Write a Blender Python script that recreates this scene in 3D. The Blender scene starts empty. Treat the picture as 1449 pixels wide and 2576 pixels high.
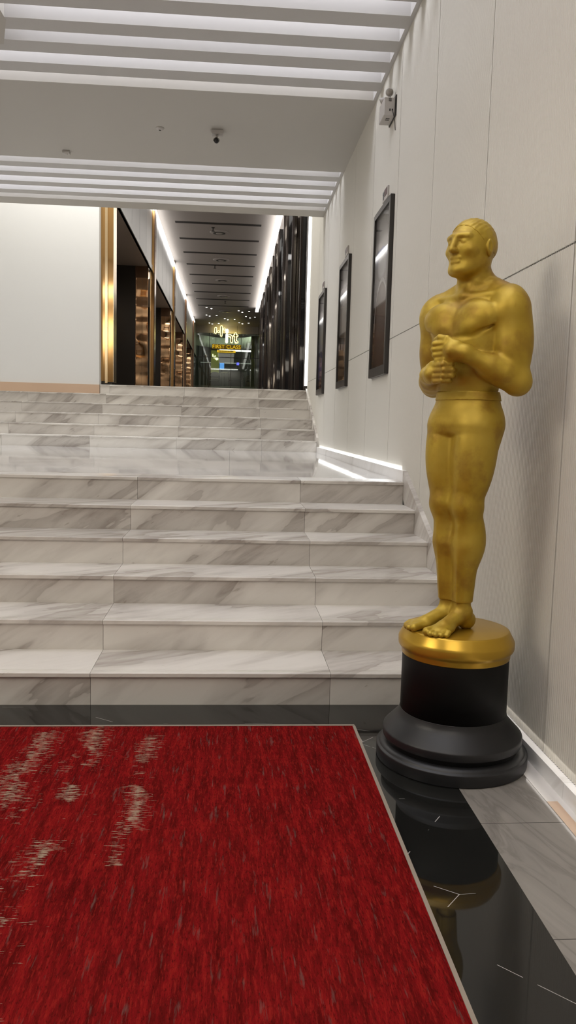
import bpy, math, random
import numpy as np
from mathutils import Vector, Matrix

random.seed(7)
S = bpy.context.scene
COL = S.collection
PI = math.pi

# ------------------------------------------------------------------ camera
cam_d = bpy.data.cameras.new('camera')
cam = bpy.data.objects.new('camera', cam_d)
COL.objects.link(cam)
cam_d.sensor_fit = 'VERTICAL'
cam_d.sensor_height = 36.0
cam_d.lens = 2003.17 / 2576 * 36.0
cam_d.clip_start = 0.05
cam_d.clip_end = 200
R_ = ((0.99707073, -0.07201639, 0.02576054),
      (-0.01765847, 0.11095653, 0.99366837),
      (-0.07441871, -0.99121253, 0.1093598))
m = Matrix.Identity(4)
for i in range(3):
    for j in range(3):
        m[j][i] = R_[i][j]
m[0][3], m[1][3], m[2][3] = 0, 0, 1.3
cam.matrix_world = m
S.camera = cam

# ------------------------------------------------------------------ view, world
S.view_settings.view_transform = 'Standard'
S.view_settings.look = 'None'
S.view_settings.gamma = 1.0
S.view_settings.use_curve_mapping = False
S.view_settings.exposure = 0.5
S.cycles.use_denoising = True
S.cycles.max_bounces = 8
S.cycles.diffuse_bounces = 4
S.cycles.glossy_bounces = 4
S.cycles.caustics_reflective = False
S.cycles.caustics_refractive = False
W = bpy.data.worlds.new('world')
S.world = W
W.use_nodes = True
W.node_tree.nodes['Background'].inputs[0].default_value = (0.9, 0.88, 0.85, 1)
W.node_tree.nodes['Background'].inputs[1].default_value = 0.12

# ------------------------------------------------------------------ room lamps
def area(name, loc, size, power, color=(1, 1, 1), target=None):
    d = bpy.data.lights.new(name, 'AREA')
    d.shape = 'RECTANGLE'
    d.size, d.size_y = size
    d.energy = power
    d.color = color
    o = bpy.data.objects.new(name, d)
    COL.objects.link(o)
    o.location = loc
    if target is not None:
        o.rotation_euler = (Vector(target) - Vector(loc)).to_track_quat('-Z', 'Y').to_euler()
    return o

LOBBY_W, LEFT_W, STAIR_W, UPPER_W, CORR_W = 40, 85, 24, 85, 85
SLOT_E, COVE_E = 3.9, 3.2
area('lobby_lamp', (-0.6, -0.6, 4.05), (2.2, 2.0), LOBBY_W, (1, 0.90, 0.76), (-0.2, 0.4, 0))
area('lobby_lamp', (-3.4, 1.6, 4.05), (2.0, 2.6), LEFT_W, (1, 0.92, 0.78), (-1.4, 2.4, 0))
area('landing_lamp', (-2.6, 8.2, 4.05), (1.2, 1.2), STAIR_W, (1, 0.96, 0.9), (-2.2, 8.2, 0))
area('stairhead_lamp', (-1.6, 11.75, 6.3), (4.5, 0.5), UPPER_W, (1, 0.98, 0.95), (-1.6, 12.3, 0))
area('skirting_lamp', (1.224, 0.6, 0.105), (5.8, 0.008), 0.4, (1, 0.93, 0.86), (1.19, 0.6, 0.0))
area('skirting_lamp', (1.222, 8.25, 1.035), (5.3, 0.01), 2.6, (0.95, 0.97, 1.0), (1.10, 8.25, 0.90))
area('corridor_lamp', (-0.4, 26.0, 6.3), (1.2, 14.0), CORR_W, (1, 0.93, 0.85), (-0.4, 26.0, 0))

# ------------------------------------------------------------------ materials
def mat(name, color=(0.5, 0.5, 0.5), rough=0.5, metal=0.0, spec=0.5, emit=None, es=0.0, coat=0.0):
    M = bpy.data.materials.new(name)
    M.use_nodes = True
    b = M.node_tree.nodes['Principled BSDF']
    b.inputs['Base Color'].default_value = (*color, 1)
    b.inputs['Roughness'].default_value = rough
    b.inputs['Metallic'].default_value = metal
    b.inputs['Specular IOR Level'].default_value = spec
    b.inputs['Coat Weight'].default_value = coat
    b.inputs['Coat Roughness'].default_value = 0.04
    if emit:
        b.inputs['Emission Color'].default_value = (*emit, 1)
        b.inputs['Emission Strength'].default_value = es
    return M

class NT:
    """small node helper"""
    def __init__(s, M):
        s.t = M.node_tree
        s.b = s.t.nodes['Principled BSDF']
    def n(s, ty, **kw):
        nd = s.t.nodes.new(ty)
        for k, v in kw.items():
            if k.startswith('i_'):
                key = k[2:]
                key = int(key) if key.isdigit() else key.replace('_', ' ')
                if hasattr(v, 'links') or isinstance(v, bpy.types.NodeSocket):
                    s.t.links.new(v, nd.inputs[key])
                else:
                    nd.inputs[key].default_value = v
            else:
                setattr(nd, k, v)
        return nd
    def math(s, op, a, b=None, c=None, clamp=False):
        nd = s.t.nodes.new('ShaderNodeMath')
        nd.operation = op
        nd.use_clamp = clamp
        for i, v in enumerate((a, b, c)):
            if v is None:
                continue
            if isinstance(v, bpy.types.NodeSocket):
                s.t.links.new(v, nd.inputs[i])
            else:
                nd.inputs[i].default_value = v
        return nd.outputs[0]
    def ramp(s, fac, stops, interp='LINEAR'):
        nd = s.t.nodes.new('ShaderNodeValToRGB')
        nd.color_ramp.interpolation = interp
        el = nd.color_ramp.elements
        while len(el) < len(stops):
            el.new(0.5)
        for e, (p, c) in zip(el, stops):
            e.position = p
            e.color = (*c, 1) if len(c) == 3 else c
        s.t.links.new(fac, nd.inputs[0])
        return nd.outputs[0]
    def mix(s, fac, a, b, mode='MIX'):
        nd = s.t.nodes.new('ShaderNodeMix')
        nd.data_type = 'RGBA'
        nd.blend_type = mode
        for sock, v in ((nd.inputs[0], fac), (nd.inputs[6], a), (nd.inputs[7], b)):
            if isinstance(v, bpy.types.NodeSocket):
                s.t.links.new(v, sock)
            elif isinstance(v, tuple):
                sock.default_value = (*v, 1)
            else:
                sock.default_value = v
        return nd.outputs[2]
    def pos(s):
        tc = s.n('ShaderNodeTexCoord')
        sp = s.n('ShaderNodeSeparateXYZ', i_0=tc.outputs['Object'])
        return tc.outputs['Object'], sp.outputs[0], sp.outputs[1], sp.outputs[2]
    def comb(s, x, y, z):
        nd = s.t.nodes.new('ShaderNodeCombineXYZ')
        for i, v in enumerate((x, y, z)):
            if isinstance(v, bpy.types.NodeSocket):
                s.t.links.new(v, nd.inputs[i])
            else:
                nd.inputs[i].default_value = v
        return nd.outputs[0]
    def noise(s, vec, scale, detail=2, rough=0.5, dist=0.0):
        return s.n('ShaderNodeTexNoise', i_Vector=vec, i_Scale=scale, i_Detail=float(detail), i_Roughness=rough, i_Distortion=dist).outputs[0]
    def base(s, c):
        s.t.links.new(c, s.b.inputs['Base Color'])
    def rough(s, c):
        s.t.links.new(c, s.b.inputs['Roughness'])
    def bump(s, h, dist=0.01, strength=0.5):
        bp = s.n('ShaderNodeBump', i_Height=h, i_Strength=strength, i_Distance=dist)
        s.t.links.new(bp.outputs[0], s.b.inputs['Normal'])

def marble(name, light, dark, rough, amount=0.54):
    M = mat(name, rough=rough, spec=0.5)
    k = NT(M)
    at = k.n('ShaderNodeAttribute', attribute_name='slab')
    _, x, y, z = k.pos()
    sp = k.n('ShaderNodeSeparateXYZ', i_0=at.outputs['Vector'])
    yz = k.math('ADD', y, z)
    u = k.math('SUBTRACT', k.math('MULTIPLY', x, 0.56), k.math('MULTIPLY', yz, 0.83))
    w = k.math('ADD', k.math('MULTIPLY', x, 0.83), k.math('MULTIPLY', yz, 0.56))
    v = k.comb(k.math('ADD', u, sp.outputs[0]), k.math('ADD', k.math('MULTIPLY', w, 0.28), sp.outputs[1]), sp.outputs[2])
    v2 = k.comb(k.math('ADD', u, sp.outputs[1]), k.math('ADD', k.math('MULTIPLY', w, 0.18), sp.outputs[2]), sp.outputs[0])
    band = k.noise(v, 2.0, 5, 0.5, 0.8)
    edge = k.ramp(band, [(amount - 0.10, (0, 0, 0)), (amount + 0.015, (0.55, 0.55, 0.55)), (amount + 0.02, (1, 1, 1)), (amount + 0.12, (0.55, 0.55, 0.55))])
    fine = k.ramp(k.noise(v2, 16.0, 4, 0.6, 0.6), [(0.45, (0, 0, 0)), (0.75, (1, 1, 1))])
    f = k.math('ADD', k.math('MULTIPLY', edge, 0.70), k.math('MULTIPLY', fine, k.math('ADD', k.math('MULTIPLY', edge, 0.35), 0.10)), clamp=True)
    c = k.mix(f, light, dark)
    speck = k.ramp(k.noise(v, 26.0, 3, 0.7), [(0.69, (0, 0, 0)), (0.73, (1, 1, 1))])
    c = k.mix(k.math('MULTIPLY', speck, 0.35), c, (0.22, 0.17, 0.12))
    k.base(c)
    return M

M_marble = marble('white_marble', (0.76, 0.725, 0.67), (0.35, 0.31, 0.275), 0.22, 0.515)
M_marble_landing = marble('polished_white_marble', (0.72, 0.71, 0.69), (0.52, 0.50, 0.48), 0.045)
M_marble_skirt = marble('skirting_marble', (0.90, 0.89, 0.88), (0.74, 0.72, 0.70), 0.12, 0.64)
M_joint = mat('dark_joint', (0.035, 0.03, 0.026), 0.8)

M_black = mat('black_marble', (0.012, 0.012, 0.012), 0.035, spec=0.55)
k = NT(M_black)
_o, x, y, z = k.pos()
mask = k.noise(_o, 1.7, 2)
ln = k.n('ShaderNodeTexVoronoi', feature='DISTANCE_TO_EDGE', i_Vector=k.n('ShaderNodeMapping', i_Vector=_o, i_Rotation=(0, 0, 0.5), i_Scale=(1.0, 2.2, 1)).outputs[0], i_Scale=1.3).outputs['Distance']
vein = k.math('MULTIPLY', k.math('LESS_THAN', ln, 0.0016), k.math('GREATER_THAN', k.noise(_o, 4.5, 3, 0.6), 0.55))
cl = k.noise(_o, 3.0, 5, 0.6)
k.base(k.mix(vein, k.mix(cl, (0.006, 0.006, 0.006), (0.018, 0.018, 0.016)), (0.42, 0.40, 0.38)))

M_grey = mat('grey_marble', (0.2, 0.19, 0.17), 0.10)
k = NT(M_grey)
_o, x, y, z = k.pos()
v = k.comb(k.math('ADD', k.math('MULTIPLY', x, 5.0), k.math('MULTIPLY', y, 1.2)), y, 0.0)
n1 = k.noise(v, 1.5, 5, 0.6, 1.2)
jt = k.math('LESS_THAN', k.math('ABSOLUTE', k.math('SUBTRACT', k.math('FRACT', k.math('DIVIDE', k.math('ADD', y, 0.24), 0.6)), 0.5)), 0.0022)
k.base(k.mix(jt, k.ramp(n1, [(0.3, (0.285, 0.262, 0.235)), (0.5, (0.25, 0.23, 0.205)), (0.56, (0.205, 0.187, 0.167)), (0.62, (0.26, 0.24, 0.215))]), (0.05, 0.045, 0.04)))

M_wall = mat('beige_ribbed_panel', (0.70, 0.675, 0.605), 0.34, spec=0.45)
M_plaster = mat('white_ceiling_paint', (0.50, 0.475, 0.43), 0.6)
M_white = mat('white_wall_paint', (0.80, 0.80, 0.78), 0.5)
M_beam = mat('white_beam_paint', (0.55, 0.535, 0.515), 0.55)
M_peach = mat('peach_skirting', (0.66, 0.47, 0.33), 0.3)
M_skirt_strip = mat('white_floor_strip', (0.80, 0.77, 0.74), 0.12)
M_slot = mat('slot_light', (1, 1, 1), 0.5, emit=(0.90, 0.915, 1.0), es=SLOT_E)
M_cove = mat('cove_light', (1, 1, 1), 0.5, emit=(1, 0.97, 0.92), es=COVE_E)
M_led = mat('led_strip', (1, 1, 1), 0.5, emit=(0.95, 1, 1), es=3.0)

M_rug = mat('red_rug', (0.3, 0.01, 0.012), 0.95, spec=0.0)
k = NT(M_rug)
_o, x, y, z = k.pos()
vs = k.comb(k.math('MULTIPLY', x, 9.0), k.math('MULTIPLY', y, 1.1), 0.0)
n1 = k.noise(vs, 4.2, 6, 0.72)
n2 = k.noise(k.comb(k.math('MULTIPLY', x, 30.0), k.math('MULTIPLY', y, 8.0), 3.0), 6.0, 3, 0.7)
n3 = k.noise(_o, 1.6, 3, 0.5)
red = k.ramp(n1, [(0.30, (0.040, 0.003, 0.003)), (0.45, (0.095, 0.005, 0.006)), (0.57, (0.185, 0.007, 0.009)), (0.69, (0.25, 0.014, 0.011))])
red = k.mix(k.math('MULTIPLY', k.ramp(n2, [(0.34, (1, 1, 1)), (0.47, (0, 0, 0))]), 0.85), red, (0.030, 0.004, 0.004))
n4 = k.noise(k.comb(k.math('MULTIPLY', x, 26.0), k.math('MULTIPLY', y, 4.0), 6.0), 5.0, 3, 0.7)
red = k.mix(k.math('MULTIPLY', k.ramp(n4, [(0.52, (0, 0, 0)), (0.64, (1, 1, 1))]), 0.65), red, (0.27, 0.017, 0.014))
red = k.mix(k.math('MULTIPLY', n3, 0.35), red, (0.20, 0.012, 0.009))
gs = k.noise(k.comb(k.math('MULTIPLY', x, 12.0), k.math('MULTIPLY', y, 1.3), 9.0), 5.0, 4, 0.6)
gs = k.math('MULTIPLY', k.ramp(gs, [(0.60, (0, 0, 0)), (0.70, (1, 1, 1))]), 0.55)
red = k.mix(gs, red, (0.13, 0.08, 0.068))
wig = k.math('MULTIPLY', k.math('SUBTRACT', k.noise(k.comb(0.0, y, 5.0), 2.2, 2), 0.5), 0.10)
xw = k.math('ADD', x, wig)
def worn(xc, half, thr, seed):
    """one broken column of worn weft centred on x = xc"""
    d = k.math('SUBTRACT', 1.0, k.math('DIVIDE', k.math('ABSOLUTE', k.math('SUBTRACT', xw, xc)), half))
    p = k.noise(k.comb(x, k.math('MULTIPLY', y, 1.0), seed), 4.0, 3, 0.6)
    return k.math('MULTIPLY', k.math('MAXIMUM', d, 0.0), k.ramp(p, [(thr, (0, 0, 0)), (thr + 0.10, (1, 1, 1))]))
far_only = k.math('GREATER_THAN', k.math('ADD', y, k.math('MULTIPLY', x, 0.0)), 2.22)
cols_ = [k.math('MULTIPLY', worn(-0.305, 0.095, 0.45, 1.3), far_only), worn(-0.535, 0.13, 0.43, 4.1), worn(-0.74, 0.14, 0.44, 7.7), worn(-0.98, 0.12, 0.44, 2.9), worn(-1.3, 0.15, 0.42, 5.5), worn(-1.75, 0.16, 0.42, 8.5)]
cm = cols_[0]
for c_ in cols_[1:]:
    cm = k.math('MAXIMUM', cm, c_)
weft = k.noise(k.comb(k.math('MULTIPLY', x, 5.5), k.math('MULTIPLY', y, 62.0), 1.0), 4.0, 3, 0.6)
bm_ = k.math('GREATER_THAN', k.math('ADD', weft, k.math('MULTIPLY', cm, 0.24)), 0.74)
bm_ = k.math('MULTIPLY', bm_, k.math('GREATER_THAN', cm, 0.02))
k.base(k.mix(k.math('MULTIPLY', bm_, 0.85, clamp=True), red, (0.34, 0.265, 0.19)))
k.bump(n2, 0.004, 0.6)
M_bind = mat('rug_binding', (0.30, 0.25, 0.20), 0.9)

M_gold = mat('gold_paint', (0.5, 0.33, 0.03), 0.42, metal=0.42)
k = NT(M_gold)
_o, x, y, z = k.pos()
n1 = k.noise(_o, 4.0, 4, 0.6)
n2 = k.noise(_o, 60.0, 3, 0.6)
gc = k.ramp(n1, [(0.34, (0.36, 0.21, 0.018)), (0.5, (0.50, 0.335, 0.03)), (0.66, (0.56, 0.39, 0.05))])
wz = k.math('MULTIPLY', k.ramp(k.noise(_o, 9.0, 4, 0.6), [(0.50, (0, 0, 0)), (0.66, (1, 1, 1))]), 0.5)
k.base(k.mix(wz, gc, (0.27, 0.125, 0.015)))
k.rough(k.math('ADD', k.math('MULTIPLY', n1, 0.22), 0.35))
k.bump(k.math('ADD', k.math('MULTIPLY', n2, 0.25), k.noise(_o, 22.0, 3, 0.5)), 0.004, 0.25)
M_gold_disc = mat('gold_lacquer', (0.56, 0.34, 0.035), 0.28, metal=0.6)
M_drum = mat('black_matt_paint', (0.006, 0.006, 0.006), 0.5, spec=0.22)
M_ped = mat('black_satin_paint', (0.012, 0.012, 0.013), 0.42, spec=0.5)

M_frame = mat('dark_grey_metal', (0.055, 0.05, 0.046), 0.35, metal=0.6)
M_device = mat('pale_grey_plastic', (0.50, 0.47, 0.44), 0.45)
M_dark = mat('black_plastic', (0.012, 0.011, 0.011), 0.35)
M_lens = mat('lamp_lens', (0.28, 0.25, 0.21), 0.15, coat=0.6)
M_maroon = mat('maroon_plate', (0.10, 0.045, 0.045), 0.4)
M_brass = mat('polished_brass', (0.56, 0.33, 0.13), 0.12, metal=1.0)
M_brass2 = mat('pale_brass_edge', (0.80, 0.62, 0.38), 0.2, metal=0.9)
M_bronze = mat('bronze_trim', (0.20, 0.12, 0.075), 0.2, metal=0.9)
M_fintrim = mat('dark_bronze_trim', (0.045, 0.036, 0.032), 0.2, metal=0.8)
M_smoke = mat('black_glass', (0.010, 0.009, 0.009), 0.03, spec=0.6)
M_smoke2 = mat('brown_mirror', (0.13, 0.115, 0.10), 0.05, metal=1.0)
M_soffit = mat('brown_soffit', (0.42, 0.34, 0.28), 0.5)
M_recess = mat('dark_recess_wall', (0.035, 0.028, 0.022), 0.18)
M_cceil = mat('taupe_ceiling', (0.50, 0.455, 0.43), 0.6)
M_fascia = mat('pale_fascia', (0.60, 0.60, 0.60), 0.4)
M_cfloor = mat('beige_corridor_floor', (0.50, 0.45, 0.40), 0.12)

M_wavy = mat('gold_wavy_mirror', (0.86, 0.56, 0.33), 0.06, metal=1.0)
k = NT(M_wavy)
_o, x, y, z = k.pos()
k.bump(k.noise(k.comb(x, y, k.math('MULTIPLY', z, 1.6)), 1.7, 0), 0.16, 0.5)

def glassmat(name, tint, refl):
    M = bpy.data.materials.new(name)
    M.use_nodes = True
    t = M.node_tree
    out = t.nodes['Material Output']
    tr = t.nodes.new('ShaderNodeBsdfTransparent')
    tr.inputs[0].default_value = (*tint, 1)
    gl = t.nodes.new('ShaderNodeBsdfGlossy')
    gl.inputs['Roughness'].default_value = 0.02
    mx = t.nodes.new('ShaderNodeMixShader')
    mx.inputs[0].default_value = refl
    t.links.new(tr.outputs[0], mx.inputs[1])
    t.links.new(gl.outputs[0], mx.inputs[2])
    t.links.new(mx.outputs[0], out.inputs[0])
    return M
M_glass = glassmat('shopfront_glass', (0.80, 0.86, 0.80), 0.045)
M_pglass = glassmat('poster_glass', (0.95, 0.95, 0.95), 0.16)

# ------------------------------------------------------------------ mesh builder
class MB:
    def __init__(s):
        s.v, s.f, s.mi, s.sm, s.sl = [], [], [], [], []
        s.cur = 0
        s.slab = (0, 0, 0)
    def new_slab(s):
        s.slab = (random.uniform(0, 40), random.uniform(0, 40), random.uniform(0, 40))
    def face(s, idx, smooth=False):
        s.f.append(tuple(idx))
        s.mi.append(s.cur)
        s.sm.append(smooth)
        s.sl.append(s.slab)
    def box(s, x0, x1, y0, y1, z0, z1, bev=0.0):
        if bev > 0:
            return s.prism([(x0, y0), (x1, y0), (x1, y1), (x0, y1)], z0, z1, bev)
        b = len(s.v)
        s.v += [(x0, y0, z0), (x1, y0, z0), (x1, y1, z0), (x0, y1, z0), (x0, y0, z1), (x1, y0, z1), (x1, y1, z1), (x0, y1, z1)]
        for q in ((3, 2, 1, 0), (4, 5, 6, 7), (0, 1, 5, 4), (1, 2, 6, 5), (2, 3, 7, 6), (3, 0, 4, 7)):
            s.face([b + i for i in q])
    def prism(s, poly, z0, z1, bev=0.0, axis='z'):
        """convex/concave polygon extruded along an axis, edges of the caps chamfered"""
        n = len(poly)
        cx = sum(p[0] for p in poly) / n
        cy = sum(p[1] for p in poly) / n
        def ins(p):
            d = math.hypot(p[0] - cx, p[1] - cy)
            kf = max(0.0, 1 - bev * 1.4 / max(d, 1e-6))
            return (cx + (p[0] - cx) * kf, cy + (p[1] - cy) * kf)
        rings = [(poly, z0), (poly, z1)] if bev <= 0 else [([ins(p) for p in poly], z0), (poly, z0 + bev), (poly, z1 - bev), ([ins(p) for p in poly], z1)]
        b = len(s.v)
        for pl, zz in rings:
            for p in pl:
                s.v.append({'z': (p[0], p[1], zz), 'x': (zz, p[0], p[1]), 'y': (p[0], zz, p[1])}[axis])
        for r in range(len(rings) - 1):
            for i in range(n):
                j = (i + 1) % n
                s.face([b + r * n + i, b + r * n + j, b + (r + 1) * n + j, b + (r + 1) * n + i])
        s.face([b + i for i in reversed(range(n))])
        s.face([b + (len(rings) - 1) * n + i for i in range(n)])
    def lathe(s, prof, cx, cy, n=96, smooth=True, frame=None):
        """profile of (r, z); closed at both ends when r == 0"""
        b = len(s.v)
        for r, z in prof:
            for i in range(n):
                a = 2 * PI * i / n
                p = (r * math.cos(a), r * math.sin(a), z)
                if frame is None:
                    s.v.append((cx + p[0], cy + p[1], z))
                else:
                    s.v.append(tuple(frame @ Vector(p)))
        for q in range(len(prof) - 1):
            for i in range(n):
                j = (i + 1) % n
                s.face([b + q * n + i, b + q * n + j, b + (q + 1) * n + j, b + (q + 1) * n + i], smooth)
        s.face([b + i for i in reversed(range(n))])
        s.face([b + (len(prof) - 1) * n + i for i in range(n)])
    def tube(s, pts, r, n=12, smooth=True):
        pts = [Vector(p) for p in pts]
        rs = r if isinstance(r, (list, tuple)) else [r] * len(pts)
        b = len(s.v)
        for i, p in enumerate(pts):
            t = (pts[min(i + 1, len(pts) - 1)] - pts[max(i - 1, 0)]).normalized()
            a = Vector((0, 0, 1)) if abs(t.z) < 0.9 else Vector((1, 0, 0))
            u = t.cross(a).normalized()
            w = t.cross(u)
            for q in range(n):
                an = 2 * PI * q / n
                s.v.append(tuple(p + (u * math.cos(an) + w * math.sin(an)) * rs[i]))
        for i in range(len(pts) - 1):
            for q in range(n):
                j = (q + 1) % n
                s.face([b + i * n + q, b + i * n + j, b + (i + 1) * n + j, b + (i + 1) * n + q], smooth)
        s.face([b + q for q in range(n)])
        s.face([b + (len(pts) - 1) * n + q for q in reversed(range(n))])
    def build(s, name, mats, parent=None, slab=False, fix=True, loc=None):
        me = bpy.data.meshes.new(name)
        off = Vector(loc) if loc is not None else Vector((0, 0, 0))
        me.from_pydata([tuple(Vector(v) - off) for v in s.v], [], s.f)
        me.polygons.foreach_set('material_index', s.mi)
        me.polygons.foreach_set('use_smooth', s.sm)
        if slab:
            a = me.attributes.new('slab', 'FLOAT_VECTOR', 'FACE')
            a.data.foreach_set('vector', [c for t in s.sl for c in t])
        for mm in (mats if isinstance(mats, (list, tuple)) else [mats]):
            me.materials.append(mm)
        if fix:
            import bmesh
            bm = bmesh.new()
            bm.from_mesh(me)
            bmesh.ops.recalc_face_normals(bm, faces=bm.faces)
            bm.to_mesh(me)
            bm.free()
        me.update()
        o = bpy.data.objects.new(name, me)
        COL.objects.link(o)
        o.location = off
        if parent is not None:
            o.parent = parent
            o.location = off - Vector(parent.location) if parent.parent is None else off
        return o

def thing(name, label, cat, loc=(0, 0, 0), group=None):
    o = bpy.data.objects.new(name, None)
    COL.objects.link(o)
    o.empty_display_size = 0.1
    o.location = loc
    return tag(o, label, cat, group)
def tag(o, label, cat, group=None):
    o['label'] = label
    o['category'] = cat
    if group:
        o['group'] = group
    return o
def struct(o, label=None, cat=None):
    o['kind'] = 'structure'
    if label:
        o['label'] = label
        o['category'] = cat
    return o
def part(mb, name, mats, parent, **kw):
    """a part whose vertices are given in world space under a thing placed at parent.location"""
    me_off = Vector(parent.location)
    mb.v = [tuple(Vector(v) - me_off) for v in mb.v]
    o = mb.build(name, mats, None, **kw)
    o.parent = parent
    return o
def sub(mb, name, mats, parent_part, root, **kw):
    mb.v = [tuple(Vector(v) - Vector(root.location)) for v in mb.v]
    o = mb.build(name, mats, None, **kw)
    o.parent = parent_part
    return o
def dup(root, loc, label, group=None):
    r = root.copy()
    COL.objects.link(r)
    r.location = loc
    r['label'] = label
    if group:
        r['group'] = group
    for ch in list(root.children):
        c = ch.copy()
        COL.objects.link(c)
        c.parent = r
        for g in list(ch.children):
            d = g.copy()
            COL.objects.link(d)
            d.parent = c
    return r

# ================================================================== SETTING
XW = 1.23            # right wall face
RISE, TREAD = 0.154, 0.366
Y0 = 3.583           # first riser
ZL = 6 * RISE        # landing level
YN = Y0 + 5 * TREAD  # landing nosing
Y2 = 11.02           # second flight foot
TREAD2 = 0.363
ZU = 12 * RISE       # corridor level
YU = Y2 + 5 * TREAD2
XL = -5.0
CZ = 4.14            # lobby ceiling
CZ2 = 6.5            # corridor ceiling

b = MB(); b.box(XL, 0.853, -4, Y0 + 0.4, -0.1, 0)
struct(b.build('floor', M_black), 'glossy black marble floor with thin white veins', 'floor')
b = MB(); b.box(0.853, XW + 0.05, -4, Y0 + 0.4, -0.1, 0)
struct(b.build('trim_1', M_grey), 'grey marble border strip beside the right wall', 'floor border')

b = MB(); b.box(1.137, XW + 0.04, -4, Y0, -0.05, 0.0012)  # thin white strip just above the floor surface
struct(b.build('trim_7', M_skirt_strip), 'white strip on the floor along the wall', 'floor border')
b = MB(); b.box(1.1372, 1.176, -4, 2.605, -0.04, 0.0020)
struct(b.build('trim_8', M_peach), 'peach strip over the white floor strip', 'floor border')

# landing slab, big polished slabs
b = MB()
xs = [XL, -3.6, -2.4, -1.2, 0.0, 1.20]
ys = [YN + 0.30, 7.2, 8.9, Y2 + 0.05]
for i in range(len(xs) - 1):
    for j in range(len(ys) - 1):
        b.new_slab()
        b.box(xs[i] + 0.0007, xs[i + 1] - 0.0007, ys[j] + 0.0007, ys[j + 1] - 0.0007, ZL - 0.15, ZL)
b.cur = 1
b.box(XL, 1.21, YN + 0.30, Y2 + 0.04, ZL - 0.16, ZL - 0.004)
struct(b.build('floor_landing', [M_marble_landing, M_joint], slab=True), 'polished white marble landing between the two flights', 'landing')

# corridor floor
b = MB(); b.box(-6, 2.2, YU + 0.36, 52, ZU - 0.2, ZU)
struct(b.build('floor_corridor', M_cfloor), 'polished beige corridor floor', 'floor')

# right wall: ribbed panels with open joints over a dark backing
b = MB()
per, pitch = 0.0166, 1.094
joints = [2.885 + pitch * k_ for k_ in range(-7, 10)]
joints = [j for j in joints if j < 12.2] + [12.95]
for a, c in zip(joints[:-1], joints[1:]):
    ya, yb = a + 0.005, c - 0.005
    n = max(2, int(round((yb - ya) / per)))
    prof = []
    for q in range(n):
        for fr, dx in ((0.12, 0.011), (0.27, 0.001), (0.50, 0.0), (0.73, 0.001), (0.88, 0.011)):
            prof.append((ya + (yb - ya) * (q + fr) / n, XW + dx))
    prof[0] = (ya, XW + 0.001)
    prof[-1] = (yb, XW + 0.001)
    for z0, z1 in ((0.066, 1.978), (1.984, 4.6)):
        base = len(b.v)
        for (yy, xx) in prof:
            b.v += [(xx, yy, z0), (xx, yy, z1)]
        for q in range(len(prof) - 1):
            o_ = base + 2 * q
            b.face([o_, o_ + 1, o_ + 3, o_ + 2], True)
        # returns into the joints
        for (yy, xx) in (prof[0], prof[-1]):
            e = len(b.v)
            b.v += [(xx, yy, z0), (xx, yy, z1), (XW + 0.03, yy, z1), (XW + 0.03, yy, z0)]
            b.face([e, e + 1, e + 2, e + 3])
b.cur = 1
b.box(XW + 0.014, XW + 0.16, joints[0], 12.93, 0.0, 4.8)
b.cur = 0
b.box(XW + 0.002, XW + 0.16, 11.2, 12.95, 4.6, CZ2)
b.box(XW, XW + 0.16, 12.935, 12.95, 0.3, CZ2)
struct(b.build('wall_right', [M_wall, M_joint], fix=False), 'beige finely ribbed wall panels on the right with dark joints', 'wall')

# marble skirting along the wall: lobby, sloped strings, landing
XS = 1.20
b = MB()
def skirt(poly, mi=0):
    b.new_slab()
    b.cur = mi
    b.prism(poly, XS, XW + 0.012, 0.0, 'x')
yv = Y0 - 0.02
for a, c in ((-4, -2.0), (-2.0, -0.2), (-0.2, 1.6), (1.6, 2.62), (2.62, yv)):
    skirt([(a + 0.0008, 0), (c - 0.0008, 0), (c - 0.0008, 0.064), (a + 0.0008, 0.064)])
sl = RISE / TREAD
skirt([(yv, 0), (Y0 + 0.4, 0), (YN + 0.03, ZL - 0.10), (YN + 0.03, ZL + 0.076), (Y0 + 0.05, RISE + 0.060), (yv, 0.064)], 1)
yq = [YN + 0.031, 6.9, 8.6, 10.3, Y2 + 0.01]
for a, c in zip(yq[:-1], yq[1:]):
    skirt([(a + 0.0008, ZL - 0.02), (c - 0.0008, ZL - 0.02), (c - 0.0008, ZL + 0.076), (a + 0.0008, ZL + 0.076)])
skirt([(Y2 + 0.011, ZL - 0.02), (Y2 + 0.4, ZL), (YU + 0.05, ZU - 0.2), (YU + 0.05, ZU + 0.03), (Y2 + 0.06, ZL + RISE + 0.05), (Y2 + 0.011, ZL + 0.076)], 1)
struct(b.build('baseboard_right', [M_marble_skirt, M_marble], slab=True), 'glossy white marble skirting climbing along the right wall', 'skirting')

# white end wall beside the stair head, peach skirting
b = MB(); b.box(XL, -2.06, YU + 0.02, YU + 0.2, ZU + 0.001, CZ2)
b.box(XL, -2.06, YU - 0.002, YU + 0.02, ZU - RISE, CZ2)
struct(b.build('wall_back', M_white), 'plain white wall at the head of the stairs', 'wall')
b = MB(); b.box(XL, -2.055, YU - 0.022, YU - 0.003, ZU - RISE + 0.001, ZU - RISE + 0.15)
struct(b.build('baseboard_back', M_peach), 'peach skirting under the white wall', 'skirting')
b = MB(); b.box(XL - 0.2, XL - 0.001, -4.2, YU + 0.2, -0.1, CZ2)
struct(b.build('wall_left', M_white))
b = MB(); b.box(XL - 0.2, XW + 0.2, -4.2, -4, -0.1, CZ + 0.6)
struct(b.build('wall_front', M_white))

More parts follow.
